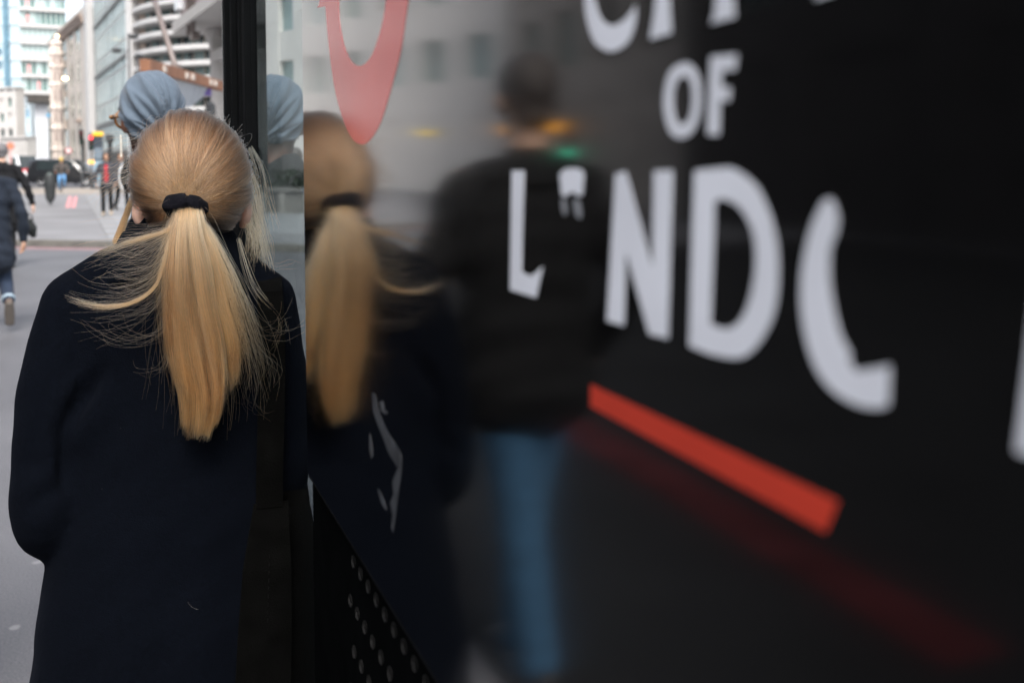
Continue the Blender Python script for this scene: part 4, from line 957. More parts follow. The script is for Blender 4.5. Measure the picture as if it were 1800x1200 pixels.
    # loose locks blown over the coat, side locks and strays
    def locks(paths, spread, count, name, r=.00017, m=m_tail, k=20, tipspread=1.0, rnd=.0, wild=.0):
        out = []
        for pth, cnt in paths:
            c = np.array([V3(wl(*q)) for q in pth]); ctrl = np.repeat(c[None], cnt, 0)
            if wild:
                o0 = ctrl[:, :1].copy(); q_ = ctrl - o0; an = rng.normal(size=(cnt, 1)) * wild; sc_ = rng.uniform(.5, 1.12, (cnt, 1)); ca_, sa_ = np.cos(an), np.sin(an)
                ctrl = o0 + np.stack([(q_[..., 0] * ca_ - q_[..., 2] * sa_) * sc_, q_[..., 1], (q_[..., 0] * sa_ + q_[..., 2] * ca_) * (.6 + .4 * sc_)], -1)
            g_ = rng.normal(size=(cnt, 1, 3)) * np.array((1, .6, 1)); ramp = np.linspace(.25, 1.0, len(pth))[None, :, None] * tipspread
            ctrl = ctrl + g_ * spread * ramp + rng.normal(size=ctrl.shape) * spread * .55 * np.linspace(0, 1, len(pth))[None, :, None]
            q = spline(ctrl, 40); ln = rng.uniform(.6, 1.0, cnt) if rnd else np.ones(cnt)
            ii = np.linspace(0, 1, k)[None] * ln[:, None] * 39; i0 = np.clip(ii.astype(int), 0, 38); ff = (ii - i0)[..., None]
            out.append(np.take_along_axis(q, i0[..., None].repeat(3, 2), 1) * (1 - ff) + np.take_along_axis(q, (i0 + 1)[..., None].repeat(3, 2), 1) * ff)
        return strands(name, np.concatenate(out), r * (1 - .5 * np.linspace(0, 1, k) ** 2)[None], m, root, np.full(sum(len(q) for q in out), 1.15))
    locks([([(312, 372, -.13), (296, 405, -.15), (255, 422, -.15), (205, 436, -.145), (150, 458, -.14)], 95),
           ([(308, 380, -.13), (290, 430, -.155), (262, 462, -.16), (215, 468, -.155), (160, 480, -.15)], 60),
           ([(304, 400, -.14), (290, 440, -.16), (270, 480, -.165), (230, 500, -.16), (175, 500, -.15), (130, 490, -.14)], 45),
           ([(300, 420, -.145), (288, 470, -.16), (268, 510, -.165), (235, 530, -.165), (190, 539, -.16), (150, 534, -.155), (112, 521, -.145)], 30),
           ([(300, 430, -.145), (284, 470, -.16), (255, 500, -.165), (215, 515, -.16), (165, 520, -.15)], 38)], .0080, 0, 'blown_lock', .00012, rnd=.4, wild=.16)
    locks([([(306, 400, -.14), (290, 450, -.16), (274, 500, -.165), (238, 529, -.165), (190, 539, -.16), (150, 534, -.155), (112, 521, -.145)], 110),
           ([(312, 376, -.13), (298, 402, -.15), (262, 416, -.15), (215, 430, -.145), (165, 448, -.14)], 90)], .0026, 0, 'blown_lock', .00014, rnd=.4)
    locks([([(296, 540, -.15), (285, 580, -.165), (262, 596, -.165), (225, 605, -.16), (178, 594, -.15), (148, 578, -.145)], 14),
           ([(298, 480, -.15), (270, 540, -.165), (235, 560, -.16), (150, 570, -.15)], 16),
           ([(300, 470, -.15), (270, 520, -.165), (220, 560, -.16), (160, 590, -.15)], 10),
           ([(300, 600, -.15), (290, 650, -.16), (265, 660, -.155), (245, 655, -.15)], 8),
           ([(430, 520, -.16), (462, 585, -.165), (500, 590, -.15), (525, 578, -.13), (545, 560, -.12)], 8),
           ([(420, 560, -.16), (455, 620, -.165), (480, 650, -.155), (470, 690, -.15)], 16),
           ([(430, 600, -.16), (450, 670, -.16), (440, 715, -.155), (465, 725, -.15)], 12)], .008, 0, 'fine_lock', .00011, wild=.12)
    locks([([(346, 374, -.135), (378, 425, -.155), (414, 500, -.162), (444, 590, -.162), (460, 670, -.155)], 150), ([(342, 376, -.138), (372, 430, -.158), (404, 510, -.166), (430, 610, -.166), (446, 700, -.155)], 170),
           ([(346, 378, -.14), (385, 440, -.16), (428, 540, -.165), (455, 620, -.16), (468, 690, -.15)], 50)], .0062, 0, 'outer_lock', .00017, rnd=.4, wild=.03)
    # lock hanging in front of the left ear, locks by the right cheek
    locks([([(246, 300, .03), (236, 335, .045), (226, 365, .05), (214, 400, .05), (204, 428, .045)], 420)], .0026, 0, 'side_lock', .0002)
    locks([([(250, 330, .0), (246, 360, .0), (240, 380, .01), (232, 400, .02), (225, 430, .03)], 60)], .006, 0, 'side_lock', .00013, rnd=.4)
    locks([([(440, 300, .02), (452, 340, .03), (458, 390, .03), (466, 430, .02), (474, 478, .01)], 60), ([(432, 340, .0), (444, 380, .0), (456, 420, .0), (465, 470, -.01), (468, 510, -.03)], 55),
           ([(425, 370, -.01), (438, 400, -.02), (446, 430, -.03), (440, 470, -.06)], 70), ([(436, 320, .0), (448, 360, .0), (450, 400, -.01), (430, 440, -.05)], 40)], .0085, 0, 'cheek_lock', .00015, rnd=.4)
    locks([([(248, 270, .02), (220, 285, .03), (195, 305, .04), (168, 328, .05)], 26), ([(244, 300, .02), (222, 310, .03), (195, 322, .04), (165, 320, .05)], 24),
           ([(244, 320, .02), (220, 325, .03), (195, 340, .04), (176, 360, .05)], 18), ([(250, 245, .02), (235, 243, .03), (190, 243, .04), (150, 252, .05)], 5),
           ([(262, 225, .0), (240, 245, .02), (215, 250, .03), (190, 262, .04)], 10), ([(246, 290, .02), (228, 300, .03), (200, 300, .04), (172, 312, .05)], 16)], .010, 0, 'stray_hair', .00010)
    locks([([(440, 260, -.02), (455, 300, -.02), (462, 350, -.02), (470, 390, -.02)], 30), ([(448, 400, -.02), (470, 470, -.03), (495, 478, -.03), (520, 476, -.03)], 6), ([(420, 420, -.06), (445, 500, -.10), (490, 560, -.12), (480, 600, -.13)], 22)], .009, 0, 'stray_hair', .00010)
    # nape wisps
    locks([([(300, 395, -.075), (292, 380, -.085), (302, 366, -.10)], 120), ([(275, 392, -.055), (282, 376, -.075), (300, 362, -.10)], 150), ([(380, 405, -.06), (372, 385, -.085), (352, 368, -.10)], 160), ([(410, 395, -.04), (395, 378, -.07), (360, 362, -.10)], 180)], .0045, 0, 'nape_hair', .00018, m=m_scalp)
    # velvet band -----------------------------------------------------
    band = MB(); seg, sec = 90, 18; vs = []
    axd = Vector((-.05, -.45, -.85)).normalized(); e1 = Vector((1, 0, -.46)); e1 = (e1 - axd * e1.dot(axd)).normalized(); e2 = axd.cross(e1)
    c = wl(325, 364, -.124)
    for i in range(seg):
        a = 2 * math.pi * i / seg
        rm = .0108 * (1 + .07 * math.sin(a * 3 + .5) + .03 * math.sin(a * 7)); 
        if abs(((a - 1.62 + math.pi) % (2 * math.pi)) - math.pi) < .12: rm *= .78
        for j in range(sec):
            b = 2 * math.pi * j / sec; r_ = rm * (1 + .07 * math.sin(b * 4 + a * 4) + .04 * math.sin(b * 7 - a * 5))
            q = c + (e1 * math.cos(a) * 1.12 + e2 * math.sin(a)) * (.0185 + r_ * math.cos(b)) + axd * (r_ * 1.15 * math.sin(b))
            vs.append(q)
    band.add(vs, [(i * sec + j, ((i + 1) % seg) * sec + j, ((i + 1) % seg) * sec + (j + 1) % sec, i * sec + (j + 1) % sec) for i in range(seg) for j in range(sec)])
    vm = mat('black_velvet', (.006, .006, .009), .9, .3, 60, .4, 500, sheen=.01, spec=.05)
    band.build('hair_band', vm, root, True)

def hairline(q, grow=0.0):
    x, y, z = q
    if z > .35: return y < .72 + grow
    if z > -.12: return y < .55 - (0.35 - z) * .55 + grow
    return z > -.60 - grow and y < -.40 + (z + .60) * .35 + grow
blonde_root, M_COAT = blonde()
def lint(root):
    rng = np.random.default_rng(3); out = []
    spec = [(338, 1092, 11, 2), (170, 895, 1.5, 1), (160, 565, 9, 3), (205, 780, 1.2, 1)]
    for u, v, a, b in spec:
        th = rng.random() * 6.28; pts = []
        for q in np.linspace(-1, 1, 8): pts.append(V3(wl(u + a * q * math.cos(th) + b * q * q, v + a * q * math.sin(th) - b * q * q, -.19)))
        out.append(pts)
    P = np.array(out)
    # let every thread lie on the cloth
    dg = bpy.context.evaluated_depsgraph_get(); coat = [c for c in root.children if c.name.startswith('coat')][0]
    for i in range(len(P)):
        for j in range(8):
            hit, loc, nrm, _ = coat.ray_cast(Vector((P[i, j, 0], -.5, P[i, j, 2])), Vector((0, 1, 0)))
            if hit: P[i, j] = V3(loc + nrm * .0012)
    strands('lint', P, .00007, mat('lint_fibre', (.22, .21, .20), .8), root)
lint(blonde_root)
blonde_hair(blonde_root)

# ---- suede shoulder bag
def shoulder_bag():
    root = empty('shoulder_bag', BASEP, -BYAW, 'dark brown suede shoulder bag hanging at the blonde woman\'s right hip', 'bag')
    m = mat('dark_suede', (.0017, .0017, .0016), .95, .35, 25, .3, 400, sheen=.005, spec=.02)
    # body of the bag: soft, wider below
    B = MB(); rings = [(.970, .132, .010, .046, .085), (.945, .134, .010, .052, .12), (.85, .131, .012, .066, .15), (.70, .122, .015, .076, .17), (.58, .116, .015, .082, .175), (.545, .116, .015, .074, .165)]
    B.limb([(x, y, z) for z, x, y, rx, ry in rings][::-1], [(rx, ry) for z, x, y, rx, ry in rings][::-1], 24, 4)
    me = fuse(B, 'bag_body', .009, 2); link('bag_body', me, m, root, True)
    # gusset strip carrying on into the strap over the shoulder
    def ribbon(pts, w, th, name):
        mb = MB(); vs = []
        for p in pts:
            p, wd = Vector(p[:3]), (p[3] if len(p) > 3 else w)
            vs += [(p.x - wd, p.y, p.z), (p.x + wd, p.y - .001, p.z), (p.x + wd, p.y + th, p.z), (p.x - wd, p.y + th, p.z)]
        n = len(pts); fs = [(0, 1, 2, 3), tuple(4 * (n - 1) + i for i in (3, 2, 1, 0))]
        for i in range(n - 1):
            for j in range(4): fs.append((4 * i + j, 4 * i + (j + 1) % 4, 4 * i + 4 + (j + 1) % 4, 4 * i + 4 + j))
        mb.add(vs, fs); o = mb.build(name, m, root); md = o.modifiers.new('b', 'BEVEL'); md.width = .0012; md.segments = 2; return o
    S = lambda u, v, y, w=.020: (*wl(u, v, y), w)
    ribbon([S(462, 1240, -.178, .042), S(466, 1120, -.176, .040), S(470, 1000, -.166, .036), S(474, 930, -.150, .030), S(477, 884, -.136, .026)], .02, .006, 'gusset')
    ribbon([S(474, 892, -.140), S(474, 840, -.138), S(476, 760, -.132), S(478, 680, -.130), S(478, 600, -.130), S(476, 545, -.122), S(474, 512, -.098), S(473, 496, -.062), S(474, 488, -.02), S(474, 490, .04), S(474, 520, .085), S(474, 600, .12), S(474, 760, .15), S(474, 860, .14)], .02, .005, 'strap')
    mst = mat('stitching', (.0032, .0031, .003), .9, spec=.05)
    for i in range(16):
        v = 975 + i * 14; MB().limb([wl(476 - (v - 900) * .03, v, -.174 if v > 1000 else -.166), wl(476 - (v - 900) * .03, v + 6, -.176 if v > 1000 else -.168)], [.0007, .0007], 6, 2).build('stitch', mst, root)
shoulder_bag()

# ------------------------------------------------------------------ woman in the grey head wrap
def wrap_woman():
    d = 3.1; bp = ground(292, d); view = math.atan2(bp.x, bp.y); facing = view - R_(78)
    hp = pixel_spot(262, 214, d)
    # person() puts the head at (0, .015, 1.638) * k; shift it to the place given by image pixels
    H = 1.72; k = H / 1.75
    hw = Vector((hp.x - bp.x, hp.y - bp.y, 0)); loc = Matrix.Rotation(facing, 3, 'Z') @ hw      # world -> local (root is turned by -facing)
    off = Vector((loc.x, loc.y - .015 * k, hp.z - 1.638 * k))
    hy = -(view - R_(28)) + facing
    root = person('woman in a grey blue head wrap standing beyond the blonde woman', bp, facing, H, 'coat', C_BLACK, .55, C_BLACK, L_BLACK, S_DARK, stride=.05, hair=None, head_yaw=hy, head_off=off, voxel=.010, face=True)
    # head wrap: gathered cloth pulled to a knot at the nape
    hc = Vector((0, .015, 1.638)) * k + off
    def hd(v): return hc + rotz(v, hy)
    nu, nv = 150, 96; vs = []
    knot = Vector((.035, -.80, -.55)).normalized()
    a1 = knot.orthogonal().normalized(); a2 = knot.cross(a1)
    for i in range(nv + 1):
        th = math.pi * i / nv * .985 + .005
        for j in range(nu):
            ph = 2 * math.pi * j / nu
            q = Vector((math.sin(th) * math.cos(ph), math.sin(th) * math.sin(ph), math.cos(th)))
            # distance and bearing about the knot give the folds
            dk = q.angle(knot); an = math.atan2(q.dot(a2), q.dot(a1))
            w1 = an * 5 + 1.1 * math.sin(an * 2.0 + dk * 1.3) + dk * .55; w2 = an * 8.5 + 1.7 * math.sin(an * 3 + .7) - dk * .8
            fold = .75 * (1 - abs(math.sin(w1))) ** 1.6 + .5 * (1 - abs(math.sin(w2))) ** 1.8 - .45
            env = math.exp(-((dk - .30) / 1.25) ** 2) if dk > .3 else 1
            side = .55 + .45 * math.sin(an * 1.0 + 2.2)
            r = 1 + .33 * env * fold * (.45 + side * .75) + .010 * math.sin(an * 3 + dk * 3) * (1 - env) + .06 * math.exp(-(dk / .22) ** 2)
            rx, ry, rz_ = .0915, .103, .104 + (.006 if q.z > 0 else 0)
            vs.append(hd((q.x * rx * r, -.022 + q.y * ry * r, .043 + q.z * rz_ * r - .035 * max(0, -q.y) * max(0, -q.z))))
    fs = [(i * nu + j, i * nu + (j + 1) % nu, (i + 1) * nu + (j + 1) % nu, (i + 1) * nu + j) for i in range(nv) for j in range(nu)]
    mb = MB().add(vs, fs); me = mb.mesh('head_wrap')
    bm = bmesh.new(); bm.from_mesh(me); inv = Matrix.Rotation(-hy, 3, 'Z')
    dl = [f for f in bm.faces if (lambda c: c.z < -.045 + .26 * c.y or (c.z < .035 and c.y > .02))(inv @ (f.calc_center_median() - hc))]
    bmesh.ops.delete(bm, geom=dl, context='FACES'); bm.to_mesh(me); bm.free()
    wm = mat('cloth_wrap', (.105, .138, .180), .9, .04, 40, .25, 700, sheen=.15, spec=.2)
    o = link('head_wrap', me, wm, root, True); sd = o.modifiers.new('s', 'SOLIDIFY'); sd.thickness = .004; sd.offset = 1
    # sunglasses
    gm = mat('tortoiseshell', (.20, .09, .03), .15, .5, 80)
    g1 = MB()
    for sx in (-1, 1):
        g1.tube([hd((sx * .083, .0, .012)), hd((sx * .080, .085, .014))], .0035, 8)
        g1.torus(hd((sx * .036, .096, .008)), .027, .0045, Matrix.Rotation(hy, 3, 'Z') @ Matrix.Rotation(math.pi / 2, 3, 'X'), 20, 8)
        g1.limb([hd((sx * .080, .085, .014)), hd((sx * .064, .100, .016))], [.008, .007], 8, 3)
    g1.tube([hd((-.012, .099, .012)), hd((.012, .099, .012))], .003, 6)
    gl = g1.build('sunglasses', gm, root, True)
    for sx in (-1, 1): MB().ball(hd((sx * .036, .096, .008)), (.025, .003, .024), 12, 8).build('lens', mat('dark_lens', (.01, .01, .012), .05), gl, True)
    # beaded drop earrings
    em = mat('pearl', (.75, .70, .62), .25)
    for sx in (-1, 1):
        e = MB(); z = -.048
        for i in range(8):
            e.ball(hd((sx * .090, .004, z - i * .0085)), (.0034, .0034, .0048), 8, 6)
        e.build('earring', em, root, True)
    sc = MB()
    # thick black scarf at the neck
    for i in range(20):
        a = 2 * math.pi * i / 20; nb = Vector((0, -.005, 1.48)) * k + Vector((off.x * .6, off.y * .6, .02))
        sc.ball(nb + Vector((.082 * math.cos(a), .086 * math.sin(a), .018 * math.sin(a * 3))), (.036, .036, .048), 10, 8)
    link('scarf', fuse(sc, 'scarf', .008, 2), C_BLACK, root, True)
wrap_woman()

# ------------------------------------------------------------------ passers-by
def heading_to(u): return math.atan((u - 900) / 1750) + YAW
# man in slate coat striding away at the left edge
g_ = 'people walking in the street'
p = ground(-22, 9.0)
person('walker in a slate blue coat and rolled jeans at left edge, brown shoe lifted', p, heading_to(-22) + .05, 1.66, 'coat', C_NAVY, .68, C_DARKDENIM, L_BROWN, S_TAN, hair='short', hair_m=H_DARK, voxel=.012,
       legs={1: [(.02, .06, .47), (.055, -.22, .26), 1.25], -1: [(0, .16, .50), (0, .30, .085), 0]}, arms={-1: [(-.25, -.06, 1.13), (-.24, .12, .93)], 1: [(.25, -.08, 1.12), (.262, -.02, .86)]}, cuff=cloth('cuff', (.28, .36, .42)), group=g_, wide=1.12)
# man in black coat ahead of him
p2 = ground(4, 14.6); h2 = heading_to(4)
person('grey haired man in a long black hooded coat walking ahead of slate coat', p2, h2 + .05, 1.80, 'coat', C_BLACK, .62, C_BLACK, L_BLACK, S_LIGHT, hair='short', hair_m=H_GREY, voxel=.013, stride=.2, lead=-1,
       arms={-1: [(-.26, .02, 1.13), (-.27, .12, .92)], 1: [(.275, -.05, 1.14), (.335, -.02, .90)]}, group=g_, wide=1.12)
def hand_bag():
    b = pixel_spot(54, 398, 14.5); root = empty('hand_bag', b, -h2, 'soft black bag carried by the man in the black coat', 'bag')
    B = MB(); B.limb([(-.02, .0, .06), (.0, 0, -.03), (.03, 0, -.12)], [(.06, .10), (.085, .13), (.05, .09)], 16, 5)
    link('bag_body', fuse(B, 'bag_body', .012, 2), cloth('bag_black', (.014, .016, .016)), root, True)
    MB().tube([(-.05, 0, .08), (-.06, 0, .17), (-.02, 0, .19), (.02, 0, .15), (.03, 0, .06)], .009, 8).build('handle', L_BLACK, root, True)
hand_bag()
# woman in red top walking towards us
p3 = ground(187, 27); h3 = heading_to(187) + math.pi
person('dark haired woman in a red top and black jacket walking towards the camera', p3, h3 + .1, 1.70, 'jacket', C_CHAR, .86, C_BLACK, mat('shoe_beige', (.38, .32, .25), .6), S_TAN, hair='bob', hair_m=H_DARK, z0=.135, stride=.16, lead=1, inner_m=C_RED, group=g_,
       arms={-1: [(-.26, -.05, 1.14), (-.24, .06, .90)], 1: [(.27, -.03, 1.14), (.26, .08, .90)]})
# person with white bag behind
p5 = ground(212, 30)
person('person in dark jacket half hidden behind windblown hair, carrying white bag', p5, heading_to(212) + math.pi - .5, 1.72, 'jacket', C_CHAR, .84, C_BLACK, L_BLACK, S_TAN, hair='short', hair_m=H_DARK, z0=.135, stride=.2, lead=-1, voxel=.018, group=g_)
def white_bag():
    root = empty('shopping_bag', pixel_spot(216, 312, 29.3), 0, 'bulging white carrier bag beside the woman in red', 'bag')
    B = MB(); B.limb([(-.02, 0, .28), (.0, 0, .10), (.03, 0, -.10), (.02, 0, -.26)], [(.06, .05), (.12, .10), (.15, .12), (.12, .10)], 16, 5)
    link('bag_body', fuse(B, 'bag_body', .015, 2), mat('white_plastic', (.78, .78, .78), .4, .08, 6), root, True)
    MB().tube([(-.04, 0, .28), (-.03, 0, .42), (.02, 0, .42), (.02, 0, .28)], .012, 8).build('handle', MATS['white_plastic'], root, True)
white_bag()
# tall case
def tall_case():
    root = empty('tall_case', ground(87, 34) + Vector((0, 0, .125)), -heading_to(87), 'tall black tapering case standing on the raised road', 'case')
    B = MB(); B.limb([(0, 0, .14), (0, 0, .3), (0, 0, .75), (0, 0, .98)], [(.10, .07), (.16, .10), (.20, .12), (.17, .10)], 18, 5)
    link('shell', fuse(B, 'shell', .014, 2), mat('case_shell', (.022, .026, .028), .5, .2, 10), root, True)
    MB().limb([(0, 0, 1.03), (0, 0, 1.06)], [(.13, .08), (.10, .06)], 14, 3).build('lid', mat('case_lid', (.05, .075, .07), .5), root, True)
    for sx in (-1, 1): MB().torus((sx * .03, 0, .045), .030, .014, Matrix.Rotation(math.pi / 2, 3, 'Y'), 16, 8).build('wheel', M_DARKMETAL, root, True)
    MB().tube([(0, 0, .06), (0, 0, .2)], .018, 8).build('stem', M_DARKMETAL, root)
tall_case()

# ------------------------------------------------------------------ cyclist and bicycle
def bicycle(label, pos, heading, lightm=None):
    root = empty('bicycle', pos, -heading, label, 'bicycle')
    M90 = Matrix.Rotation(math.pi / 2, 3, 'Y')
    tm = mat('tyre', (.02, .02, .02), .8); fm = mat('frame_grey', (.08, .085, .09), .35)
    for y in (-.50, .52):
        w = MB().torus((0, y, .34), .325, .02, M90, 32, 8).build('wheel', tm, root, True)
        MB().torus((0, y, .34), .30, .008, M90, 32, 6).build('rim', mat('aluminium', (.62, .62, .63)), w, True)
        sp = MB()
        for i in range(10): a = math.pi * i / 10; sp.tube([(0, y + .3 * math.cos(a), .34 + .3 * math.sin(a)), (0, y - .3 * math.cos(a), .34 - .3 * math.sin(a))], .002, 4)
        sp.build('spokes', MATS['aluminium'], w)
    F = MB(); hd_, bb, st = (0, .36, .88), (0, -.05, .30), (0, -.22, .86)
    for a, b in ((hd_, bb), (hd_, st), (bb, st), (bb, (0, -.5, .34)), (st, (0, -.5, .34)), (hd_, (0, .52, .34)), (hd_, (0, .34, 1.02))): F.tube([a, b], .017, 8)
    F.build('frame', fm, root, True)
    MB().tube([(-.30, .28, 1.03), (-.12, .36, 1.04), (.12, .36, 1.04), (.30, .28, 1.03)], .014, 8).build('handlebar', M_DARKMETAL, root, True)
    MB().limb([(0, -.34, .95), (0, -.12, .95)], [(.07, .03), (.03, .025)], 12, 3, up=(0, 0, 1)).build('saddle', L_BLACK, root, True)
    for sx in (-1, 1): MB().box((sx * .13, -.05 + sx * .1, .30 - sx * .1), (.09, .06, .02)).build('pedal', M_DARKMETAL, root)
    return root
pc = ground(108, 49.5); hcy = heading_to(108) + math.pi
bicycle('bicycle ridden by the cyclist in jeans, seen head on', pc, hcy)
LG = {-1: [(-.03, .30, .72), (-.02, .16, .36), .2], 1: [(.03, .30, .60), (.02, .02, .22), .3]}
AR = {-1: [(-.29, .12, 1.30), (-.285, .40, 1.10)], 1: [(.29, .12, 1.30), (.285, .40, 1.10)]}
person('cyclist in yellow helmet, brown jacket and bright blue jeans', pc - Vector((math.sin(hcy), math.cos(hcy), 0)) * .24, hcy, 1.74, 'jacket', C_BROWN, .90, C_BLUEJEAN, L_BLACK, S_TAN, hair='helmet', hair_m=mat('yellow_helmet', (.75, .55, .10), .35), legs=LG, arms=AR, lean=.22, voxel=.018, z0=.10)

def scooter():
    pos = ground(58, 76); h = heading_to(58) + math.pi; root = empty('motor_scooter', pos, -h, 'motor scooter with its headlight on, far down the street', 'scooter')
    M90 = Matrix.Rotation(math.pi / 2, 3, 'Y')
    for y in (-.6, .62): MB().torus((0, y, .26), .20, .06, M90, 24, 8).build('wheel', mat('tyre', (.02, .02, .02)), root, True)
    B = MB(); B.limb([(0, .60, .45), (0, .52, .75), (0, .46, 1.05)], [(.12, .10), (.20, .12), (.17, .10)], 14, 4); B.limb([(0, .4, .34), (0, -.1, .32), (0, -.3, .55), (0, -.75, .72)], [(.14, .08), (.16, .08), (.17, .16), (.12, .10)], 14, 4)
    link('fairing', fuse(B, 'fairing', .02, 2), mat('scooter_red', (.25, .03, .03), .3), root, True)
    MB().tube([(-.33, .38, 1.10), (0, .44, 1.06), (.33, .38, 1.10)], .018, 8).build('handlebar', M_DARKMETAL, root)
    MB().ball((0, .60, .92), (.10, .05, .10), 14, 10).build('headlight', mat('headlight_on', (.9, .8, .5), .3, emit=(1, .72, .35), estr=9), root, True)
    person('rider in dark clothes on the motor scooter', pos - Vector((math.sin(h), math.cos(h), 0)) * .25, h, 1.74, 'jacket', C_BLACK, .88, C_BLACK, L_BLACK, S_TAN, hair='full_helmet', hair_m=mat('helmet_amber', (.35, .25, .10), .3), legs={-1: [(-.10, .38, .72), (-.08, .36, .36), 0], 1: [(.10, .38, .72), (.08, .36, .36), 0]}, arms={-1: [(-.30, .16, 1.18), (-.30, .44, 1.10)], 1: [(.30, .16, 1.18), (.30, .44, 1.10)]}, lean=.08, voxel=.022, z0=.05, face=False)
scooter()
for u, d, tm, lm, nm in ((78, 71, cloth('orange', (.55, .13, .05)), C_CHAR, 'far pedestrian in an orange top near the black van'), (72, 72, C_WHITE, C_BLACK, 'far pedestrian in a white top near the black van'), (50, 95, C_CHAR, C_BLACK, 'far pedestrian in dark clothes near the white van')):
    person(nm, ground(u, d), heading_to(u) + .4, 1.7, 'jacket', tm, .86, lm, L_BLACK, S_TAN, hair='short', hair_m=H_DARK, voxel=.022, face=False, group='far pedestrians')
# the passer-by mirrored in the panel, just outside the picture on the left
person('passer by in black jacket and blue jeans mirrored in the kiosk panel', (-.66, 2.62, 0), R_(4), 1.80, 'jacket', C_JET, .84, C_DENIM, L_BLACK, S_TAN, hair='short', hair_m=H_DARK, voxel=.012, wide=1.15, legs={-1: [(.060, .05, .50), (.070, .06, .085), 0], 1: [(-.060, -.02, .50), (-.078, -.10, .085), 0]})

# ------------------------------------------------------------------ vehicles
def vehicle(label, name, pos, heading, L, Wd, Hh, paint, prof, glass_ranges, wheels, cat, lamp=None):
    """prof: (y, z_low, z_waist, z_roof, half_width_roof) stations from nose to tail"""
    root = empty(name, pos, -heading, label, cat)
    vs, fs = [], []; m = 12
    for y, zl, zw, zr, wr in prof:
        hw = Wd / 2 * (1 if abs(y) < L * .44 else .90)
        ring = [(-hw * .96, zl), (-hw, (zl + zw) / 2), (-hw * .985, zw), (-wr, max(zw + .005, zr - .07)), (-wr * .82, max(zw + .01, zr - .01)), (-wr * .4, max(zw + .012, zr)), (wr * .4, max(zw + .012, zr)), (wr * .82, max(zw + .01, zr - .01)), (wr, max(zw + .005, zr - .07)), (hw * .985, zw), (hw, (zl + zw) / 2), (hw * .96, zl)]
        vs += [(x, y, z) for x, z in ring]
    n = len(prof)
    fs = [(i * m + j, i * m + (j + 1) % m, (i + 1) * m + (j + 1) % m, (i + 1) * m + j) for i in range(n - 1) for j in range(m)] + [tuple(range(m)), tuple((n - 1) * m + j for j in range(m))[::-1]]
    o = MB().add(vs, fs).build('body', paint, root, True); md = o.modifiers.new('b', 'BEVEL'); md.width = .03; md.segments = 2; md.limit_method = 'ANGLE'; md.angle_limit = .6
    gl = mat('car_glass', (.02, .028, .03), .05, .1, 2, ior=1.55)
    for (i, j, z0f, z1f) in glass_ranges['side']:
        a, b = prof[i], prof[j]
        for sx in (-1, 1):
            def P(s, f): hw = Wd / 2 * .985; z = s[2] + (s[3] - .07 - s[2]) * f; return (sx * (hw + (s[4] - hw) * f + .006), s[0], z)
            MB().add([P(a, z0f), P(b, z0f), P(b, z1f), P(a, z1f)], [(0, 1, 2, 3)]).build('side_window', gl, root).modifiers.new('s', 'SOLIDIFY').thickness = .012
    for (i, j) in glass_ranges['screen']:
        a, b = prof[i], prof[j]; up = .012 if j > i else .012
        MB().add([(-a[4] * .9, a[0], a[3] + up), (a[4] * .9, a[0], a[3] + up), (b[4] * .86, b[0], b[3] + up), (-b[4] * .86, b[0], b[3] + up)], [(0, 1, 2, 3)]).build('windscreen', gl, root).modifiers.new('s', 'SOLIDIFY').thickness = .012
    tm = mat('tyre', (.02, .02, .02)); rm = mat('aluminium', (.62, .62, .63))
    for y in wheels:
        for sx in (-1, 1):
            M90 = Matrix.Rotation(math.pi / 2, 3, 'Y'); wo = MB().torus((sx * (Wd / 2 - .09), y, .33), .235, .10, M90, 28, 10).build('wheel', tm, root, True)
            MB().lathe([(.01, -.02), (.10, .0), (.20, .015), (.235, -.03)], 20).build('rim', rm, wo, True)
            r_ = wo.children[0] if wo.children else None
            if r_: r_.rotation_euler = (0, sx * math.pi / 2, 0); r_.location = (sx * (Wd / 2 - .03), y, .33)
    nose, tail = prof[0], prof[-1]
    for sx in (-1, 1):
        MB().ball((sx * Wd * .36, nose[0] + .02, nose[2] - .10), (.14, .08, .09), 14, 10).build('headlight', mat('headlamp', (.75, .77, .8), .1), root, True)
        MB().bbox((sx * Wd * .41, tail[0] - .01, tail[2] + .1), (.14, .06, .35), .02).build('tail_light', mat('tail_red', (.45, .02, .02), .25), root)
        MB().limb([(sx * (Wd / 2 + .02), prof[3][0], prof[3][2] + .06), (sx * (Wd / 2 + .16), prof[3][0], prof[3][2] + .10)], [.04, .08], 8, 3).build('mirror', paint, root, True)
    MB().bbox((0, nose[0] + .03, .42), (Wd * .88, .14, .24), .04).build('bumper', mat('bumper_black', (.03, .03, .032), .6), root)
    MB().bbox((0, nose[0] + .05, nose[2] - .12), (Wd * .40, .06, .16), .02).build('grille', M_DARKMETAL, root)
    MB().bbox((0, nose[0] + .11, .42), (.52, .012, .11), .003).build('number_plate', mat('plate', (.7, .7, .68), .4), root)
    return root
def van_prof(L, H, wr): return [(L / 2, .30, .72, .80, .62), (L / 2 - .25, .26, .90, .98, .74), (L / 2 - .95, .24, 1.02, 1.10, .78), (L / 2 - 1.35, .22, 1.06, 1.45, wr), (L / 2 - 1.85, .22, 1.06, H - .04, wr), (L / 2 - 2.7, .22, 1.06, H, wr), (-L / 2 + .7, .22, 1.06, H, wr), (-L / 2 + .12, .25, 1.04, H - .08, wr - .02), (-L / 2, .32, 1.0, H - .35, wr - .06)]
blackcar = mat('car_black', (.012, .013, .015), .18, .1, 2, coat=.6); silver = mat('car_silver', (.33, .37, .42), .25, .06, 2, metal=.5, coat=.5); whitev = mat('van_white', (.75, .76, .77), .25, .05, 2, coat=.4)
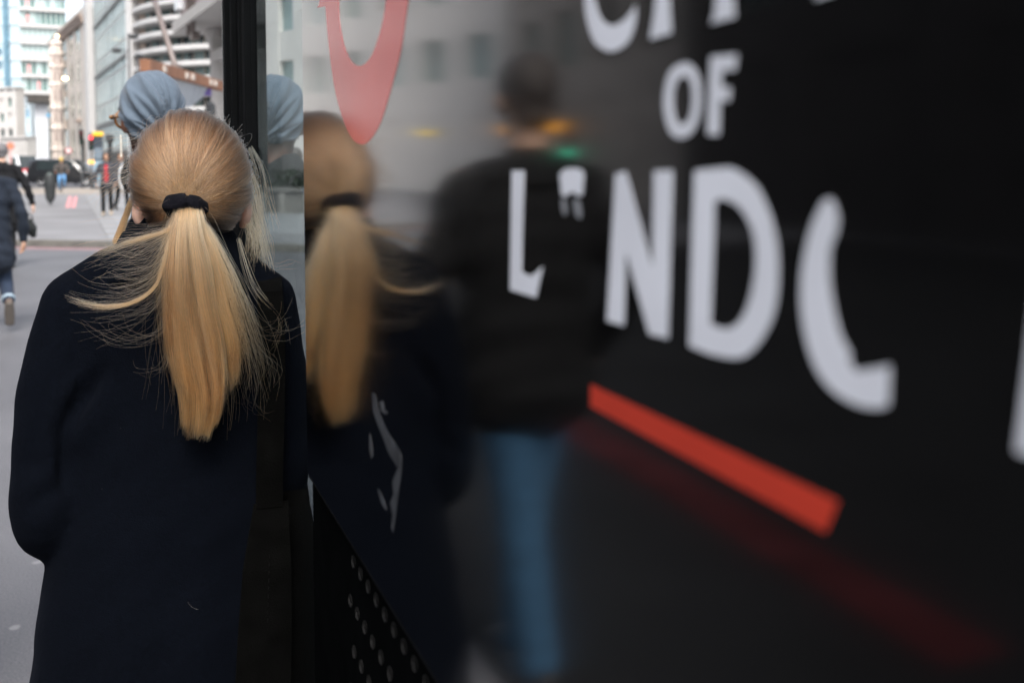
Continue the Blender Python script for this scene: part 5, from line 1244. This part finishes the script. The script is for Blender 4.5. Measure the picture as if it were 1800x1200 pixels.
GR = {'side': [(4, 5, .12, .92), (5, 6, .12, .92)], 'screen': [(2, 4)]}
ud = heading_to(126)
vehicle('black people carrier crossing the junction behind the cyclist', 'black_van', ground(118, 71), ud + R_(108), 4.9, 1.9, 1.92, blackcar, van_prof(4.9, 1.92, .80), GR, (1.55, -1.5), 'van')
sv = vehicle('silver car half hidden behind the black people carrier', 'silver_car', ground(166, 77), heading_to(166) + R_(150), 4.5, 1.8, 1.62, silver, van_prof(4.5, 1.62, .72), GR, (1.4, -1.35), 'car')
MB().bbox((0, .1, 1.72), (.9, .3, .26), .05).build('roof_sign', mat('amber_sign', (.8, .4, .05), .4, emit=(1, .5, .08), estr=1.6), sv)
vehicle('black van parked beyond the kiosk glass', 'black_van', ground(512, 39), heading_to(512) + R_(75), 4.9, 1.95, 2.15, blackcar, van_prof(4.9, 2.15, .82), GR, (1.55, -1.5), 'van')
wv = vehicle('white and red van far down the street', 'white_van', ground(45, 92), heading_to(45) + R_(170), 5.2, 2.0, 2.35, whitev, van_prof(5.2, 2.35, .86), GR, (1.6, -1.6), 'van')
MB().box((0, 2.36, 1.05), (1.7, .05, .2)).build('red_stripe', mat('van_red', (.55, .03, .04), .4), wv)

# ------------------------------------------------------------------ street furniture
def signal(u, d, label, lit, zt, facing=True):
    root = empty('traffic_signal', ground(u, d), -heading_to(u) + (math.pi if False else 0), label, 'traffic signal')
    MB().lathe([(.09, 0), (.09, .25), (.057, .3), (.057, zt + .35), (.001, zt + .38)], 14).build('pole', M_DARKMETAL, root, True)
    hdm = MB().bbox((0, -.14, zt - .28), (.30, .18, .96), .03).build('head', M_DARKMETAL, root)
    cols = {'red': ((.9, .03, .03), (1, .05, .06)), 'amber': ((.25, .12, .01), (1, .5, .02)), 'green': ((.01, .22, .12), (.02, 1, .55))}
    for i, c in enumerate(('red', 'amber', 'green')):
        on = c == lit; z = zt + .02 - i * .30
        ln = MB().ball((0, -.235, z), (.105, .03, .105), 18, 10).build('lens', mat('lens_%s_%s' % (c, on), cols[c][0] if on else tuple(q * .25 for q in cols[c][0]), .3, emit=cols[c][1] if on else None, estr=2.2 if on else 0), hdm, True)
        MB().lathe([(.125, 0), (.122, .16)], 18, (0, 0, 0), R_(-10), R_(190)).build('hood', M_DARKMETAL, hdm).matrix_local = Matrix.Translation((0, -.235, z)) @ Matrix.Rotation(math.pi / 2, 4, 'X')
    return root
signal(161, 62, 'traffic signal with its red lamp lit left of the head wrap', 'red', hgt(243, 62))
signal(144, 66, 'unlit traffic signal on a dark pole by the stone entrance', None, hgt(234, 66))
# green signal across the street, seen in the panel
gsig = signal(0, 30, 'traffic signal showing green, mirrored in the kiosk panel', 'green', 2.45); gsig.location = (-12.3, 27.5, 0); gsig.rotation_euler = (0, 0, R_(20))
def shop_sign(pos, rz, w, h, label, m, name='lit_sign'):
    root = empty(name, pos, rz, label, 'sign'); MB().bbox((0, 0, 0), (w, .18, h), .02).build('case', M_DARKMETAL, root); MB().bbox((0, -.10, 0), (w - .1, .04, h - .08), .01).build('face', m, root); return root
shop_sign((-12.6, 30.6, 2.72), R_(70), 3.4, .45, 'glowing orange fascia sign across street, mirrored in the panel', mat('orange_glow', (.6, .25, .03), .4, emit=(1, .42, .05), estr=.8))
shop_sign((-13.2, 45, 3.0), R_(75), 1.6, .35, 'small glowing yellow sign across street, mirrored in the panel', mat('yellow_glow', (.7, .5, .1), .4, emit=(1, .7, .15), estr=.5))
def totem():
    d = 62; root = empty('information_totem', ground(173.5, d), -heading_to(173), 'blue information totem with a yellow header box beyond the traffic signal', 'sign')
    MB().bbox((0, 0, 1.65), (.55, .22, 3.3), .02).build('body', mat('totem_dark', (.03, .04, .055), .35), root)
    MB().bbox((0, -.115, .95), (.50, .02, 1.55), .008).build('panel', mat('totem_blue', (.24, .36, .44), .3), root)
    MB().bbox((0, -.115, 2.2), (.46, .02, .7), .008).build('screen', mat('totem_grey', (.14, .18, .22), .2), root)
    MB().bbox((0, -.05, 3.42), (.62, .34, .24), .02).build('header', mat('totem_yellow', (.85, .50, .02), .4), root)
totem()
def post_sign(u, d, v, r, label, face_m, ring_m, pole_m):
    root = empty('post_sign', ground(u, d), -heading_to(u), label, 'sign'); z = hgt(v, d)
    MB().tube([(0, 0, 0), (0, 0, z)], .045, 10).build('pole', pole_m, root, True)
    RX = Matrix.Rotation(math.pi / 2, 3, 'X')
    MB().torus((0, -.07, z), r * .8, r * .2, RX, 28, 8).build('ring', ring_m, root, True)
    q = MB().lathe([(.001, .012), (r * .75, .012), (r * .75, -.012), (.001, -.012)], 24).build('disc', face_m, root); q.rotation_euler = (math.pi / 2, 0, 0); q.location = (0, -.075, z)
post_sign(121, 82, 265, .26, 'round sign with a red ring and white centre near the turret', mat('sign_white', (.8, .78, .76), .4), mat('sign_red', (.45, .03, .04), .4), M_DARKMETAL)
post_sign(19, 70, 257, .27, 'round orange sign on a pale red post behind the black coat', mat('sign_orange', (.70, .30, .16), .4), mat('sign_coral', (.75, .28, .20), .4), mat('post_coral', (.75, .33, .30), .5))
def lamp_post(u, d, vt, label, arms, lit=False):
    root = empty('street_lamp', ground(u, d), -heading_to(u), label, 'street lamp'); zt = hgt(vt, d)
    MB().lathe([(.14, 0), (.13, .8), (.07, .9), (.055, zt), (.001, zt + .05)], 12).build('pole', M_DARKMETAL, root, True)
    for dx, dz in arms:
        MB().tube([(0, 0, zt + dz), (dx * .5, 0, zt + dz + .06), (dx, 0, zt + dz)], .03, 8).build('arm', M_DARKMETAL, root, True)
        MB().ball((dx, 0, zt + dz + .02), (.26, .16, .15), 14, 8).build('lantern', mat('lamp_lit', (.9, .8, .5), .3, emit=(1, .78, .42), estr=5) if lit else M_DARKMETAL, root, True)
lamp_post(231, 55, 62, 'black street lamp with short arms against the balcony building', [(.25, -.15), (-.62, -.95)])
lamp_post(246, 66, 100, 'shorter black street lamp in front of the balcony building', [(.05, -.02)])
lamp_post(112, 100, 134, 'lit street lamp with a glowing lantern beside the turret', [(.34, -.3)], True)
lamp_post(104, 160, 66, 'lit lantern on a tall pole above the corner turret', [(.2, 0)], True)
props(MB().bbox((0, 0, 1.5), (.28, .25, 3.0), .03).bbox((0, -.05, 3.2), (.5, .4, .5), .05).build('signal_cabinet', M_DARKMETAL), 'dark upright cabinet against the glazed office', 'cabinet').location = ground(194, 64)
